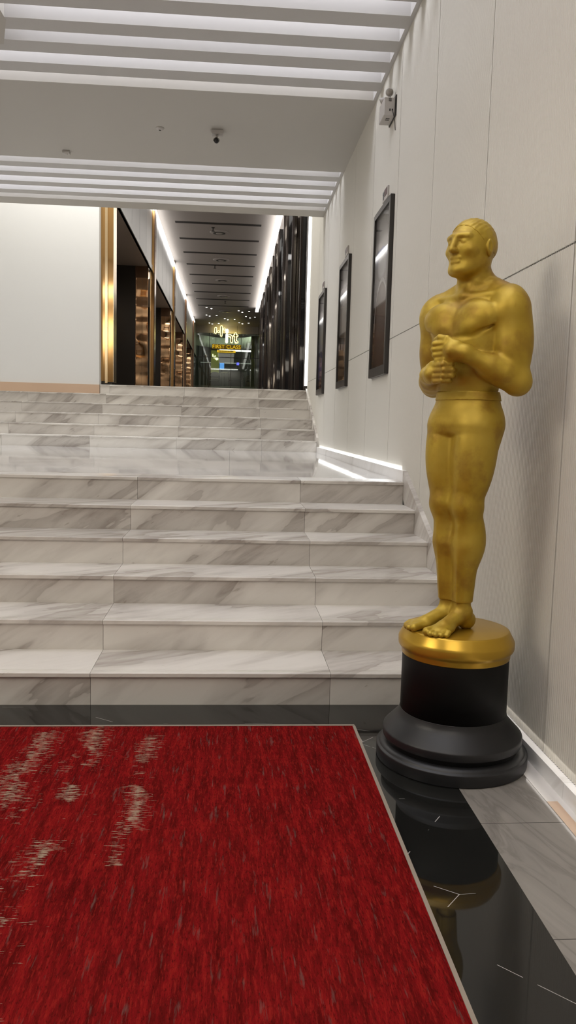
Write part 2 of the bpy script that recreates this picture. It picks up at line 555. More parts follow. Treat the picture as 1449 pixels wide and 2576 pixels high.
# ceiling: soffit panel, beams between lit slots, lintel
def beam(x0, x1, ya, yb, z0=CZ, z1=CZ + 0.32):
    q = MB(); q.box(x0, x1, ya, yb, z0, z1)
    return struct(q.build('ceiling_beam', M_beam))
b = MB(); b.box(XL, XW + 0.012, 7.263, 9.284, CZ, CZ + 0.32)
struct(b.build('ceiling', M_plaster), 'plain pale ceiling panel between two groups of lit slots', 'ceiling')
near = [(6.896, 7.074), (6.522, 6.708), (6.176, 6.352), (5.805, 5.985)]
yy = 5.62
while yy > -3.6:
    near.append((yy - 0.178, yy))
    yy -= 0.368
for i, (ya, yb) in enumerate(near):
    beam((-2.6, -2.6, -1.70)[i] if i < 3 else -1.66, XW - 0.03, ya, yb)
far = [(9.465, 9.639), (9.828, 9.997), (10.21, 10.38), (10.584, 10.756)]
for ya, yb in far:
    beam(XL, XW - 0.03, ya, yb)
# left part of the ceiling beside the near slots, its edge kinked as in the hall
b = MB()
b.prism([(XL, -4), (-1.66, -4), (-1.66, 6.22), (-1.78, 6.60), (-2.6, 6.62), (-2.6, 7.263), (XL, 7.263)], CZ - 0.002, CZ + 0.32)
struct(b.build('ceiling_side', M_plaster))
# thin margin that closes the slots against the wall, and the lit slot roof
b = MB(); b.box(XW - 0.03, XW + 0.012, -4, 7.263, CZ, CZ + 0.32); b.box(XW - 0.03, XW + 0.012, 9.284, 10.935, CZ, CZ + 0.32)
struct(b.build('trim_2', M_beam))
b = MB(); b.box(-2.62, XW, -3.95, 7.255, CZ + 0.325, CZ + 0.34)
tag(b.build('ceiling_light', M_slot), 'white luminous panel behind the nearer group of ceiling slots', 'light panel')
b = MB(); b.box(XL + 0.01, XW, 9.29, 10.93, CZ + 0.325, CZ + 0.34)
tag(b.build('ceiling_light', M_slot), 'white luminous panel behind the farther group of ceiling slots', 'light panel')
b = MB(); b.box(XL, XW + 0.012, 10.935, 11.26, CZ, CZ2 + 0.1)
struct(b.build('trim_3', M_plaster), 'plain lintel in front of the corridor opening', 'lintel')

# corridor shell
b = MB(); b.box(-6.0, 2.4, 11.2, 52, CZ2, CZ2 + 0.15)
struct(b.build('ceiling_corridor', M_cceil), 'taupe corridor ceiling with dark slots', 'ceiling')
b = MB(); b.box(1.42, 1.55, 12.9, 52, ZU - 0.2, CZ2)
struct(b.build('wall_corridor_right', M_recess))

# ================================================================== STAIRS
def flight(name, label, y0, z0, tread, xsplit, xr, lip, mats, deep_last, top_from=None):
    t = thing(name, label, 'stairs', (0, y0, z0))
    for k_ in range(6):
        zt = z0 + RISE * (k_ + 1)
        yr = y0 + tread * k_
        r = MB()
        tr = MB()
        for a, c in zip(xsplit[:-1], xsplit[1:]):
            if top_from is not None and k_ == 5:
                if c < top_from + 0.05:
                    continue
                a = max(a, top_from)
            r.new_slab()
            r.box(a + 0.0009, c - 0.0009, yr, yr + 0.02, z0 + RISE * k_ - (0.0 if k_ else 0.02), zt - 0.022)
            tr.new_slab()
            yb = yr + (tread + 0.02 if k_ < 5 else deep_last)
            f_ = yr - lip
            poly = [(f_ + 0.002, zt - 0.022), (yb, zt - 0.022), (yb, zt), (f_ + 0.047, zt), (f_ + 0.046, zt - 0.0025), (f_ + 0.043, zt - 0.0025), (f_ + 0.042, zt),
                    (f_ + 0.030, zt), (f_ + 0.029, zt - 0.0025), (f_ + 0.026, zt - 0.0025), (f_ + 0.025, zt), (f_ + 0.003, zt), (f_, zt - 0.003), (f_, zt - 0.019)]
            tr.prism(poly, a + 0.0009, c - 0.0009, 0, 'x')
        r.cur = tr.cur = 1
        xl_ = xsplit[0] if (top_from is None or k_ < 5) else top_from
        r.box(xl_, xsplit[-1], yr + 0.004, yr + 0.03, z0 + RISE * k_, zt - 0.018)
        part(r, 'riser', mats, t, slab=True)
        tr.box(xl_, xsplit[-1], yr + 0.01, yr + tread, zt - 0.02, zt - 0.004)
        part(tr, 'tread', mats, t, slab=True)
    return t
jx = [XL] + [-0.615 - 1.104 * k_ for k_ in (3, 2, 1)] + [-0.615, 0.487, XS]
flight('staircase', 'wide flight of six grey-veined white marble steps rising from the black floor', Y0, 0.0, TREAD, jx, XS, 0.012, [M_marble, M_joint], 0.30)
jx2 = [XL] + [-0.73 - 1.17 * k_ for k_ in (3, 2, 1)] + [-0.73, 0.44, XS]
flight('staircase', 'distant flight of six pale marble steps between the glossy landing and corridor', Y2, ZL, TREAD2, jx2, XS, 0.010, [M_marble, M_joint], 0.40, -2.05)

# ================================================================== RUG
t = thing('rug', 'large red rug with dark streaks and worn beige patches', 'rug', (0, 0, 0))
RX, RY = 0.563, 3.307
b = MB(); b.box(-3.4, RX - 0.012, -1.2, RY - 0.012, 0.0, 0.010)
part(b, 'pile', M_rug, t)
b = MB()
b.box(-3.41, RX, RY - 0.012, RY, 0.0, 0.012, 0.003)
b.box(RX - 0.012, RX, -1.2, RY - 0.012, 0.0, 0.012, 0.003)
part(b, 'edge_binding', M_bind, t)['label'] = 'narrow beige edge binding'

# ================================================================== STATUE
SX, SY = 0.90, 3.0
VC = Vector((-0.28734789, -0.95782629, 0))      # towards the middle of the hall
VR = Vector((0.95782629, -0.28734789, 0))
TH = math.radians(39)
AX = VR * math.cos(TH) + VC * math.sin(TH)      # figure's left
AF = VC * math.cos(TH) - VR * math.sin(TH)      # figure's front
st = thing('statue', 'life-size gold figure with clasped hands on a round black pedestal', 'statue', (SX, SY, 0))

b = MB()
b.lathe([(0.290, 0.0), (0.2935, 0.002), (0.2945, 0.005), (0.2950, 0.044), (0.2945, 0.047), (0.2925, 0.049), (0.285, 0.0515), (0.2835, 0.053), (0.2825, 0.056), (0.266, 0.066), (0.0, 0.066)], SX, SY, 128)
part(b, 'plinth', M_ped, st)
b = MB()
b.lathe([(0.0, 0.060), (0.257, 0.060), (0.258, 0.084), (0.267, 0.086), (0.2700, 0.0875), (0.2712, 0.0905), (0.2715, 0.114), (0.2705, 0.1175), (0.268, 0.1205), (0.240, 0.1500), (0.222, 0.1695), (0.2165, 0.1765), (0.2115, 0.1855), (0.2085, 0.196), (0.2075, 0.199), (0.2075, 0.20), (0.0, 0.20)], SX, SY, 128)
part(b, 'flared_base', M_ped, st)
b = MB()
b.lathe([(0.0, 0.195), (0.2065, 0.195), (0.206, 0.42), (0.204, 0.428), (0.0, 0.43)], SX, SY, 128)
part(b, 'drum', M_drum, st)
b = MB()
b.lathe([(0.0, 0.421), (0.205, 0.421), (0.2085, 0.4225), (0.2095, 0.4255), (0.2105, 0.440), (0.2125, 0.4445), (0.2195, 0.452), (0.2225, 0.4575), (0.2235, 0.464), (0.2237, 0.482), (0.2225, 0.4880), (0.2195, 0.4935), (0.2045, 0.5215), (0.2015, 0.5258), (0.1965, 0.5275), (0.0, 0.528)], SX, SY, 128)
part(b, 'disc', M_gold_disc, st)['label'] = 'thick gold disc under the feet'

# --- the figure is sculpted as one continuous surface from a distance field
class Field:
    def __init__(s, lo, hi, h):
        s.lo, s.h = np.array(lo, float), h
        s.n = np.ceil((np.array(hi) - s.lo) / h).astype(int) + 1
        s.d = np.full(s.n, 1.0, np.float32)
        s.ax = [(s.lo[i] + h * np.arange(s.n[i])).astype(np.float32) for i in range(3)]
    def sub(s, lo, hi):
        sl = []
        for i in range(3):
            a = max(0, int((lo[i] - s.lo[i]) / s.h) - 1)
            c = min(s.n[i], int((hi[i] - s.lo[i]) / s.h) + 2)
            sl.append(slice(a, max(c, a + 1)))
        g = [s.ax[0][sl[0]][:, None, None], s.ax[1][sl[1]][None, :, None], s.ax[2][sl[2]][None, None, :]]
        return tuple(sl), g
    def put(s, lo, hi, fn, k, mode):
        mg = max(0.03, 1.6 * k)
        sl, g = s.sub([c - mg for c in lo], [c + mg for c in hi])
        e = fn(*g).astype(np.float32)
        d = s.d[sl]
        if mode == 'add':
            if k > 0:
                hh = np.clip(0.5 + 0.5 * (d - e) / k, 0, 1)
                s.d[sl] = d * (1 - hh) + e * hh - k * hh * (1 - hh)
            else:
                s.d[sl] = np.minimum(d, e)
        else:
            hh = np.clip(0.5 - 0.5 * (d + e) / max(k, 1e-6), 0, 1)
            s.d[sl] = d * (1 - hh) - e * hh + k * hh * (1 - hh)
    def cap(s, a, c, ra, rc=None, k=0.02, mode='add'):
        rc = ra if rc is None else rc
        a, c = np.array(a, float), np.array(c, float)
        r = max(ra, rc)
        ba = c - a
        bb = max(ba @ ba, 1e-9)
        def fn(x, y, z):
            px, py, pz = x - a[0], y - a[1], z - a[2]
            tt = np.clip((px * ba[0] + py * ba[1] + pz * ba[2]) / bb, 0, 1)
            return np.sqrt((px - tt * ba[0]) ** 2 + (py - tt * ba[1]) ** 2 + (pz - tt * ba[2]) ** 2) - (ra + (rc - ra) * tt)
        s.put(np.minimum(a, c) - r, np.maximum(a, c) + r, fn, k, mode)
    def ell(s, c, r, k=0.02, mode='add', rot=0.0, cut=None, tilt=0.0):
        c, r = np.array(c, float), np.array(r, float)
        cr, sr, ct, sn = math.cos(rot), math.sin(rot), math.cos(tilt), math.sin(tilt)
        R = max(r)
        def fn(x, y, z):
            px, py, pz = x - c[0], y - c[1], z - c[2]
            qx, qy = px * cr + py * sr, -px * sr + py * cr
            qy, qz = qy * ct + pz * sn, -qy * sn + pz * ct
            k0 = np.sqrt((qx / r[0]) ** 2 + (qy / r[1]) ** 2 + (qz / r[2]) ** 2)
            k1 = np.sqrt((qx / r[0] ** 2) ** 2 + (qy / r[1] ** 2) ** 2 + (qz / r[2] ** 2) ** 2) + 1e-6
            e = k0 * (k0 - 1) / k1
            if cut is not None:
                e = np.maximum(e, cut(x, y, z))
            return e
        bb = np.array([R, R, r[2]]) if tilt == 0 else np.array([R, R, R])
        s.put(c - bb, c + bb, fn, k, mode)
    def loft(s, keys, k=0.02, mode='add', pleat=None):
        """keys: (z, half width, half depth, centre x, centre front)"""
        K = np.array(keys, float)
        def fn(x, y, z):
            zz = z.ravel()
            def itp(col):
                # monotone-ish smooth interpolation
                i = np.clip(np.searchsorted(K[:, 0], zz) - 1, 0, len(K) - 2)
                u = np.clip((zz - K[i, 0]) / (K[i + 1, 0] - K[i, 0]), 0, 1)
                sl_ = np.gradient(K[:, col], K[:, 0])
                hh = K[i + 1, 0] - K[i, 0]
                return ((2 * u**3 - 3 * u**2 + 1) * K[i, col] + (u**3 - 2 * u**2 + u) * hh * sl_[i] + (-2 * u**3 + 3 * u**2) * K[i + 1, col] + (u**3 - u**2) * hh * sl_[i + 1])[None, None, :]
            A, B, cx, cf = itp(1), itp(2), itp(3), itp(4)
            px, py = x - cx, y - cf
            rad = (np.abs(px / A) ** 2.3 + np.abs(py / B) ** 2.3) ** (1 / 2.3)
            e = (rad - 1) * np.minimum(A, B)
            if pleat:
                e = e + pleat(np.arctan2(py, px), z)
            return np.maximum(e, np.maximum(K[0, 0] - z, z - K[-1, 0]))
        w_, d_ = K[:, 1].max() + abs(K[:, 3]).max(), K[:, 2].max() + abs(K[:, 4]).max()
        s.put((-w_, -d_, K[0, 0]), (w_, d_, K[-1, 0]), fn, k, mode)
    def mesh(s):
        d = s.d
        inside = d < 0
        n = s.n
        cnt = np.zeros(n - 1, np.int8)
        for dx in (0, 1):
            for dy in (0, 1):
                for dz in (0, 1):
                    cnt += inside[dx:n[0] - 1 + dx, dy:n[1] - 1 + dy, dz:n[2] - 1 + dz]
        act = (cnt > 0) & (cnt < 8)
        idx = np.full(n - 1, -1, np.int64)
        ijk = np.argwhere(act)
        idx[act] = np.arange(len(ijk))
        acc = np.zeros((len(ijk), 3))
        num = np.zeros(len(ijk))
        for axis in range(3):
            o1, o2 = [q for q in range(3) if q != axis]
            for p in (0, 1):
                for q in (0, 1):
                    a = ijk.copy()
                    a[:, o1] += p
                    a[:, o2] += q
                    c = a.copy()
                    c[:, axis] += 1
                    da = d[a[:, 0], a[:, 1], a[:, 2]]
                    dc = d[c[:, 0], c[:, 1], c[:, 2]]
                    cr = (da < 0) != (dc < 0)
                    tt = np.where(cr, da / np.where(cr, da - dc, 1), 0)
                    pt = a.astype(float)
                    pt[:, axis] += tt
                    acc[cr] += pt[cr]
                    num[cr] += 1
        V = s.lo + s.h * acc / num[:, None]
        F = []
        for axis in range(3):
            o1, o2 = (axis + 1) % 3, (axis + 2) % 3
            sl0 = [slice(None)] * 3
            sl1 = [slice(None)] * 3
            sl0[axis] = slice(0, n[axis] - 1)
            sl1[axis] = slice(1, n[axis])
            a, c = inside[tuple(sl0)], inside[tuple(sl1)]
            e = np.argwhere(a != c)
            ok = (e[:, o1] > 0) & (e[:, o2] > 0) & (e[:, o1] < n[o1] - 1) & (e[:, o2] < n[o2] - 1)
            e = e[ok]
            flip = a[e[:, 0], e[:, 1], e[:, 2]]
            def at(p, q):
                w = e.copy()
                w[:, o1] -= p
                w[:, o2] -= q
                return idx[w[:, 0], w[:, 1], w[:, 2]]
            quad = np.stack([at(1, 1), at(0, 1), at(0, 0), at(1, 0)], 1)
            quad[~flip] = quad[~flip][:, ::-1]
            F.append(quad)
        return V, np.concatenate(F)

def field_object(name, fld, m_, parent, z_off):
    V, F = fld.mesh()
    P = V[:, :1] * np.array(AX) + V[:, 1:2] * np.array(AF)
    P[:, 2] = V[:, 2] + z_off
    me = bpy.data.meshes.new(name)
    me.vertices.add(len(P))
    me.vertices.foreach_set('co', P.astype(np.float32).ravel())
    me.loops.add(F.size)
    me.loops.foreach_set('vertex_index', F.astype(np.int32).ravel())
    me.polygons.add(len(F))
    me.polygons.foreach_set('loop_start', np.arange(0, F.size, 4, dtype=np.int32))
    me.polygons.foreach_set('loop_total', np.full(len(F), 4, np.int32))
    me.update(calc_edges=True)
    me.validate()
    me.polygons.foreach_set('use_smooth', [True] * len(me.polygons))
    me.materials.append(m_)
    o = bpy.data.objects.new(name, me)
    COL.objects.link(o)
    o.parent = parent
    return o

VOX = 0.0030
Fz = 0.526
f = Field((-0.29, -0.17, -0.006), (0.29, 0.27, 1.575), VOX)
def leg_mass(f, s_, g):
    """one leg from hip to ankle, g metres fuller than bare"""
    f.cap((0.062 * s_, 0.010, 0.78), (0.050 * s_, 0.040, 0.50), 0.082 + g, 0.055 + g, 0.03)
    f.ell((0.071 * s_, 0.031, 0.68), (0.061 + g, 0.078 + g, 0.16), 0.04)
    f.ell((0.054 * s_, 0.060, 0.485), (0.038 + g, 0.032 + g, 0.050), 0.03)
    f.cap((0.053 * s_, 0.028, 0.47), (0.046 * s_, 0.020, 0.34), 0.050 + g, 0.048 + g, 0.03)
    f.ell((0.053 * s_, 0.002, 0.355), (0.045 + g, 0.054 + g, 0.095), 0.03)
    f.ell((0.040 * s_, 0.004, 0.33), (0.036 + g, 0.046 + g, 0.085), 0.03)
    f.cap((0.046 * s_, 0.020, 0.33), (0.034 * s_, 0.016, 0.085), 0.046 + g, 0.0315 + 1.6 * g, 0.03)
    f.cap((0.050 * s_, 0.064, 0.42), (0.037 * s_, 0.038, 0.16), 0.010, 0.008, 0.03)      # shin
for s_ in (-1, 1):
    leg_mass(f, s_, 0.0)
    f.ell((0.034 * s_, -0.016, 0.034), (0.030, 0.042, 0.036), 0.02)
    f.ell((0.060 * s_, 0.006, 0.078), (0.012, 0.014, 0.014), 0.012)
    tx = 0.072 if s_ < 0 else 0.040
    tx *= s_
    f.cap((0.034 * s_, 0.012, 0.062), (0.55 * tx + 0.014 * s_, 0.115, 0.028), 0.032, 0.026, 0.025)
    f.ell((0.75 * tx + 0.010 * s_, 0.13, 0.020), (0.040, 0.050, 0.020), 0.02)
    for q, (dx, df, r_) in enumerate(((-0.024, 0.203, 0.0155), (-0.002, 0.207, 0.0115), (0.017, 0.199, 0.0105), (0.033, 0.186, 0.0098), (0.047, 0.170, 0.0092))):
        bx = tx + dx * s_
        f.cap((bx * 0.9 + 0.006 * s_, 0.145, 0.019), (bx, df - 0.01, r_), r_ * 1.05, r_, 0.006)
# pelvis and trunk
f.loft([(0.735, 0.08, 0.045, 0, 0.0), (0.78, 0.134, 0.100, 0, 0.006), (0.82, 0.137, 0.102, 0, 0.002), (0.87, 0.126, 0.093, 0, 0.0), (0.905, 0.118, 0.087, 0, 0.002),
        (0.96, 0.128, 0.092, 0, 0.004), (1.04, 0.143, 0.101, 0, 0.004), (1.12, 0.160, 0.110, 0, 0.0), (1.19, 0.170, 0.108, 0, -0.006), (1.235, 0.150, 0.088, 0, -0.014), (1.268, 0.105, 0.064, 0, -0.020), (1.30, 0.062, 0.052, 0, -0.018)], 0.035)
for s_ in (-1, 1):
    f.ell((0.060 * s_, -0.030, 0.775), (0.064, 0.055, 0.080), 0.035)
    f.ell((0.100 * s_, -0.055, 1.13), (0.070, 0.060, 0.120), 0.04)          # back
    f.ell((0.078 * s_, 0.070, 1.178), (0.086, 0.043, 0.066), 0.012)
    f.ell((0.062 * s_, 0.078, 1.146), (0.060, 0.036, 0.034), 0.016)
    f.ell((0.034 * s_, 0.083, 1.045), (0.030, 0.020, 0.032), 0.012)
    f.ell((0.034 * s_, 0.083, 0.975), (0.030, 0.018, 0.034), 0.012)
    f.cap((0.036 * s_, -0.034, 1.315), (0.150 * s_, -0.018, 1.252), 0.036, 0.046, 0.035)
    f.cap((0.012 * s_, 0.062, 1.262), (0.140 * s_, 0.030, 1.262), 0.008, 0.008, 0.03)  # collar bones
f.cap((0, 0.126, 1.235), (0, 0.120, 1.100), 0.0100, 0.0085, 0.010, 'cut')
for s_ in (-1, 1):
    f.cap((0.014 * s_, 0.116, 1.109), (0.092 * s_, 0.111, 1.107), 0.0085, 0.0080, 0.010, 'cut')
    f.cap((0.092 * s_, 0.111, 1.107), (0.152 * s_, 0.062, 1.150), 0.0080, 0.0050, 0.012, 'cut')
# neck
f.cap((0, -0.022, 1.24), (0, 0.004, 1.40), 0.064, 0.058, 0.03)
for s_ in (-1, 1):
    f.cap((0.012 * s_, 0.044, 1.268), (0.054 * s_, 0.004, 1.385), 0.011, 0.013, 0.025)
# arms
EL, ER = (0.204, -0.016, 0.950), (-0.203, -0.030, 0.950)
WL, WR = (0.098, 0.150, 1.043), (-0.082, 0.137, 0.972)
for s_, E_, Wr in ((1, EL, WL), (-1, ER, WR)):
    sh = (0.172 * s_, -0.004, 1.205)
    f.ell((0.176 * s_, -0.003, 1.200), (0.064, 0.068, 0.086), 0.03)
    f.cap(sh, E_, 0.056, 0.045, 0.03)
    mid = [sh[i] * 0.48 + E_[i] * 0.52 for i in range(3)]
    f.ell((mid[0], mid[1] + 0.022, mid[2]), (0.045, 0.044, 0.095), 0.03)
    f.ell((mid[0] + 0.014 * s_, mid[1] - 0.022, mid[2] + 0.02), (0.042, 0.042, 0.10), 0.03)
    f.ell((E_[0], E_[1] - 0.014, E_[2] - 0.006), (0.036, 0.034, 0.036), 0.03)
    f.cap(E_, Wr, 0.045, 0.029, 0.028)
    fm = [E_[i] * 0.70 + Wr[i] * 0.30 for i in range(3)]
    f.cap(fm, [E_[i] * 0.5 + Wr[i] * 0.5 for i in range(3)], 0.047, 0.038, 0.03)
# hands: the right one lies across the waist, the left one closes over it
def hand(sd, wr, kn, zc, curl, lean):
    """sd +1: fingers run towards -x (left hand); kn: knuckle x; zc: middle height; four unequal fingers and a thumb"""
    f.cap(wr, (kn + 0.030 * sd, 0.176, zc + 0.002), 0.028, 0.031, 0.02)
    f.cap((kn + 0.045 * sd, 0.168, zc + 0.022), (kn + 0.006 * sd, 0.180, zc + 0.026), 0.018, 0.015, 0.012)
    f.cap((kn + 0.045 * sd, 0.168, zc - 0.020), (kn + 0.008 * sd, 0.178, zc - 0.024), 0.017, 0.014, 0.012)
    for q, (dz, L1, L2) in enumerate(((0.030, 0.036, 0.024), (0.0105, 0.041, 0.028), (-0.009, 0.038, 0.026), (-0.0275, 0.030, 0.021))):
        r_ = (0.0106, 0.0110, 0.0104, 0.0092)[q]
        p0 = (kn + 0.006 * sd, 0.186, zc + dz)
        p1 = (kn - L1 * sd, 0.194 - 0.006 * q * 0.4, zc + dz - lean)
        p2 = (p1[0] - L2 * 0.62 * sd, p1[1] - L2 * curl, p1[2] - lean)
        p3 = (p2[0] + L2 * 0.15 * sd, p2[1] - L2 * 0.75, p2[2] - lean * 0.5)
        f.cap(p0, p1, r_ * 1.12, r_ * 1.02, 0.005)
        f.cap(p1, p2, r_ * 1.02, r_ * 0.94, 0.005)
        f.cap(p2, p3, r_ * 0.94, r_ * 0.85, 0.005)
hand(-1, WR, 0.000, 0.972, 0.85, -0.001)
hand(1, WL, 0.030, 1.050, 0.90, 0.002)
f.cap((0.074, 0.168, 1.070), (0.040, 0.182, 1.094), 0.016, 0.0125, 0.008)
f.cap((0.040, 0.182, 1.094), (0.008, 0.184, 1.101), 0.0125, 0.0115, 0.004)
f.cap((0.008, 0.184, 1.101), (-0.014, 0.178, 1.096), 0.0115, 0.0095, 0.004)
f.cap((-0.056, 0.160, 0.992), (-0.026, 0.180, 1.006), 0.016, 0.0125, 0.008)
f.cap((-0.026, 0.180, 1.006), (0.010, 0.186, 1.011), 0.0125, 0.0105, 0.004)
# head
hf = 0.022
f.ell((0, -0.008 + hf, 1.452), (0.077, 0.094, 0.091), 0.02)
f.ell((0, 0.030 + hf, 1.418), (0.063, 0.064, 0.082), 0.03)
f.ell((0, 0.048 + hf, 1.358), (0.040, 0.040, 0.026), 0.03)
f.ell((0, 0.084 + hf, 1.349), (0.017, 0.013, 0.014), 0.016)
for s_ in (-1, 1):
    f.cap((0.050 * s_, 0.005 + hf, 1.385), (0.026 * s_, 0.070 + hf, 1.350), 0.017, 0.014, 0.025)   # jaw
    f.ell((0.046 * s_, 0.060 + hf, 1.420), (0.018, 0.018, 0.014), 0.02)
    f.cap((0.012 * s_, 0.090 + hf, 1.470), (0.046 * s_, 0.073 + hf, 1.469), 0.0095, 0.0085, 0.014)  # brow
    f.ell((0.0295 * s_, 0.103 + hf, 1.449), (0.021, 0.020, 0.0135), 0.010, 'cut')
    f.ell((0.0290 * s_, 0.0735 + hf, 1.448), (0.0150, 0.0150, 0.0125), 0.003)
    f.cap((0.015 * s_, 0.087 + hf, 1.4555), (0.043 * s_, 0.077 + hf, 1.454), 0.0038, 0.0034, 0.003)  # upper lid
    f.cap((0.017 * s_, 0.085 + hf, 1.440), (0.041 * s_, 0.077 + hf, 1.441), 0.0030, 0.0028, 0.003)
    f.ell((0.079 * s_, -0.006 + hf, 1.432), (0.010, 0.020, 0.032), 0.006, rot=-0.25 * s_)
    f.ell((0.090 * s_, 0.000 + hf, 1.436), (0.007, 0.010, 0.018), 0.004, 'cut')
f.cap((0, 0.091 + hf, 1.466), (0, 0.110 + hf, 1.419), 0.0085, 0.0125, 0.010)
for s_ in (-1, 1):
    f.ell((0.0100 * s_, 0.101 + hf, 1.4165), (0.0070, 0.0100, 0.0075), 0.008)
f.cap((-0.019, 0.0875 + hf, 1.3925), (0.019, 0.0875 + hf, 1.3925), 0.0058, 0.0058, 0.006)
f.cap((-0.015, 0.0885 + hf, 1.3785), (0.015, 0.0885 + hf, 1.3785), 0.0062, 0.0062, 0.006)
f.cap((-0.022, 0.099 + hf, 1.3860), (0.022, 0.099 + hf, 1.3860), 0.0026, 0.0026, 0.004, 'cut')
# cut the soles flat
f.d[:, :, :] = np.maximum(f.d, (0.0005 - f.ax[2])[None, None, :])
field_object('figure', f, M_gold, st, Fz)
del f

# close-cropped hair, plain trousers and a belt, all in the same gold paint
f = Field((-0.10, -0.12, 1.36), (0.10, 0.13, 1.575), VOX)
def hair_cut(x, y, z):
    yy = y - hf
    front = (yy * 0.86 - (z - 1.452) * 0.62) - 0.020          # hairline over the brow
    side = (1.408 + 0.30 * np.maximum(yy + 0.02, 0) ** 1.0 + np.abs(x) * 0.18) - z
    return np.maximum(front, side)
f.ell((0, -0.010 + hf, 1.453), (0.0805, 0.098, 0.0950), 0.0, cut=hair_cut)
V_ = f.d
xx, yy_, zz_ = np.meshgrid(f.ax[0], f.ax[1], f.ax[2], indexing='ij')
V_ += (0.0011 * np.sin(xx * 260 + 4 * np.sin(zz_ * 60)) * np.sin(yy_ * 150 + zz_ * 90)).astype(np.float32)
field_object('hair', f, M_gold, st, Fz)
del f, V_, xx, yy_, zz_
f = Field((-0.19, -0.16, 0.06), (0.19, 0.16, 0.93), VOX)
for s_ in (-1, 1):
    leg_mass(f, s_, 0.0035)
    f.cap((0.066 * s_, 0.104, 0.74), (0.054 * s_, 0.092, 0.55), 0.0045, 0.0045, 0.010)     # pressed crease
    f.cap((0.054 * s_, 0.078, 0.41), (0.040 * s_, 0.055, 0.10), 0.0045, 0.0045, 0.010)
    f.ell((0.060 * s_, -0.030, 0.775), (0.068, 0.059, 0.083), 0.035)
f.loft([(0.735, 0.085, 0.050, 0, 0.0), (0.755, 0.118, 0.086, 0, 0.006), (0.78, 0.137, 0.103, 0, 0.006), (0.82, 0.140, 0.105, 0, 0.002), (0.87, 0.129, 0.096, 0, 0.0), (0.905, 0.121, 0.090, 0, 0.002)], 0.03)
f.d[:] = np.maximum(f.d, np.maximum(0.112 - f.ax[2], f.ax[2] - 0.900)[None, None, :])
field_object('trousers', f, M_gold, st, Fz)
f = Field((-0.17, -0.14, 0.86), (0.17, 0.14, 0.94), VOX)
f.loft([(0.880, 0.1305, 0.0975, 0, 0.0), (0.897, 0.1275, 0.095, 0, 0.001), (0.914, 0.1245, 0.093, 0, 0.002)], 0.0)
field_object('belt', f, M_gold, st, Fz)
del f

# ================================================================== THINGS ON THE WALL
def poster(yc, label, ramp_stops, arch, blob):  # print colours also carry arcs and lights mirrored in the glass
    M = mat('print_with_reflections', rough=0.25, coat=0.5)
    kk = NT(M)
    _o, x_, y_, z_ = kk.pos()
    g = kk.math('ADD', kk.math('DIVIDE', kk.math('SUBTRACT', z_, 1.76), 1.28), kk.math('MULTIPLY', kk.math('SUBTRACT', kk.noise(_o, 3.0, 3, 0.6), 0.5), 0.10))
    c = kk.ramp(g, ramp_stops)
    yl = kk.math('SUBTRACT', y_, yc)
    if arch:
        (ay, az, ry, rz, col_) = arch
        e = kk.math('ADD', kk.math('POWER', kk.math('DIVIDE', kk.math('SUBTRACT', yl, ay), ry), 2.0), kk.math('POWER', kk.math('DIVIDE', kk.math('SUBTRACT', z_, az), rz), 2.0))
        c = kk.mix(kk.math('MULTIPLY', kk.math('LESS_THAN', kk.math('ABSOLUTE', kk.math('SUBTRACT', e, 1.08)), 0.10), kk.math('GREATER_THAN', z_, az)), c, (0.62, 0.58, 0.54))
        c = kk.mix(kk.math('LESS_THAN', e, 1.0), c, col_)
    if blob:
        (by, bz, ry, rz, col_) = blob
        e = kk.math('ADD', kk.math('POWER', kk.math('DIVIDE', kk.math('SUBTRACT', yl, by), ry), 2.0), kk.math('POWER', kk.math('DIVIDE', kk.math('SUBTRACT', z_, bz), rz), 2.0))
        c = kk.mix(kk.ramp(e, [(0.4, (1, 1, 1)), (1.0, (0, 0, 0))]), c, col_)
    kk.base(c)
    t = thing('poster_case', label, 'poster', (XW, yc, 1.715), 'poster cases along the right wall')
    y0, y1, z0, z1 = yc - 0.36, yc + 0.36, 1.715, 3.08
    w = 0.045
    q = MB()
    X0 = XW - 0.034
    for (a, c2, zz0, zz1) in ((y0, y0 + w, z0, z1), (y1 - w, y1, z0, z1), (y0 + w, y1 - w, z0, z0 + 0.075), (y0 + w, y1 - w, z1 - w, z1)):
        q.box(X0, XW, a, c2, zz0, zz1, 0.004)
    part(q, 'frame', M_frame, t)
    q = MB(); q.box(XW - 0.012, XW - 0.004, y0 + w, y1 - w, z0 + 0.075, z1 - w)
    o = q.build('poster', M, None)
    o.parent = t
    o.location = -Vector(t.location)
    q = MB(); q.box(XW - 0.026, XW - 0.023, y0 + w, y1 - w, z0 + 0.075, z1 - w)
    part(q, 'glass_pane', M_pglass, t)
    return t
poster(6.62, 'poster case nearest the gold statue, brown arch and blue stripe painted in as reflections',
       [(0.0, (0.015, 0.012, 0.010)), (0.10, (0.018, 0.014, 0.012)), (0.12, (0.10, 0.06, 0.05)), (0.40, (0.14, 0.10, 0.085)), (0.52, (0.27, 0.22, 0.19)), (0.66, (0.36, 0.33, 0.31)), (0.72, (0.42, 0.42, 0.55)), (0.765, (0.30, 0.42, 0.95)), (0.775, (0.10, 0.10, 0.10)), (0.86, (0.20, 0.19, 0.165)), (1.0, (0.22, 0.21, 0.20))],
       (0.0, 2.10, 0.27, 0.38, (0.15, 0.085, 0.055)), (0.02, 2.62, 0.20, 0.12, (0.70, 0.67, 0.64)))
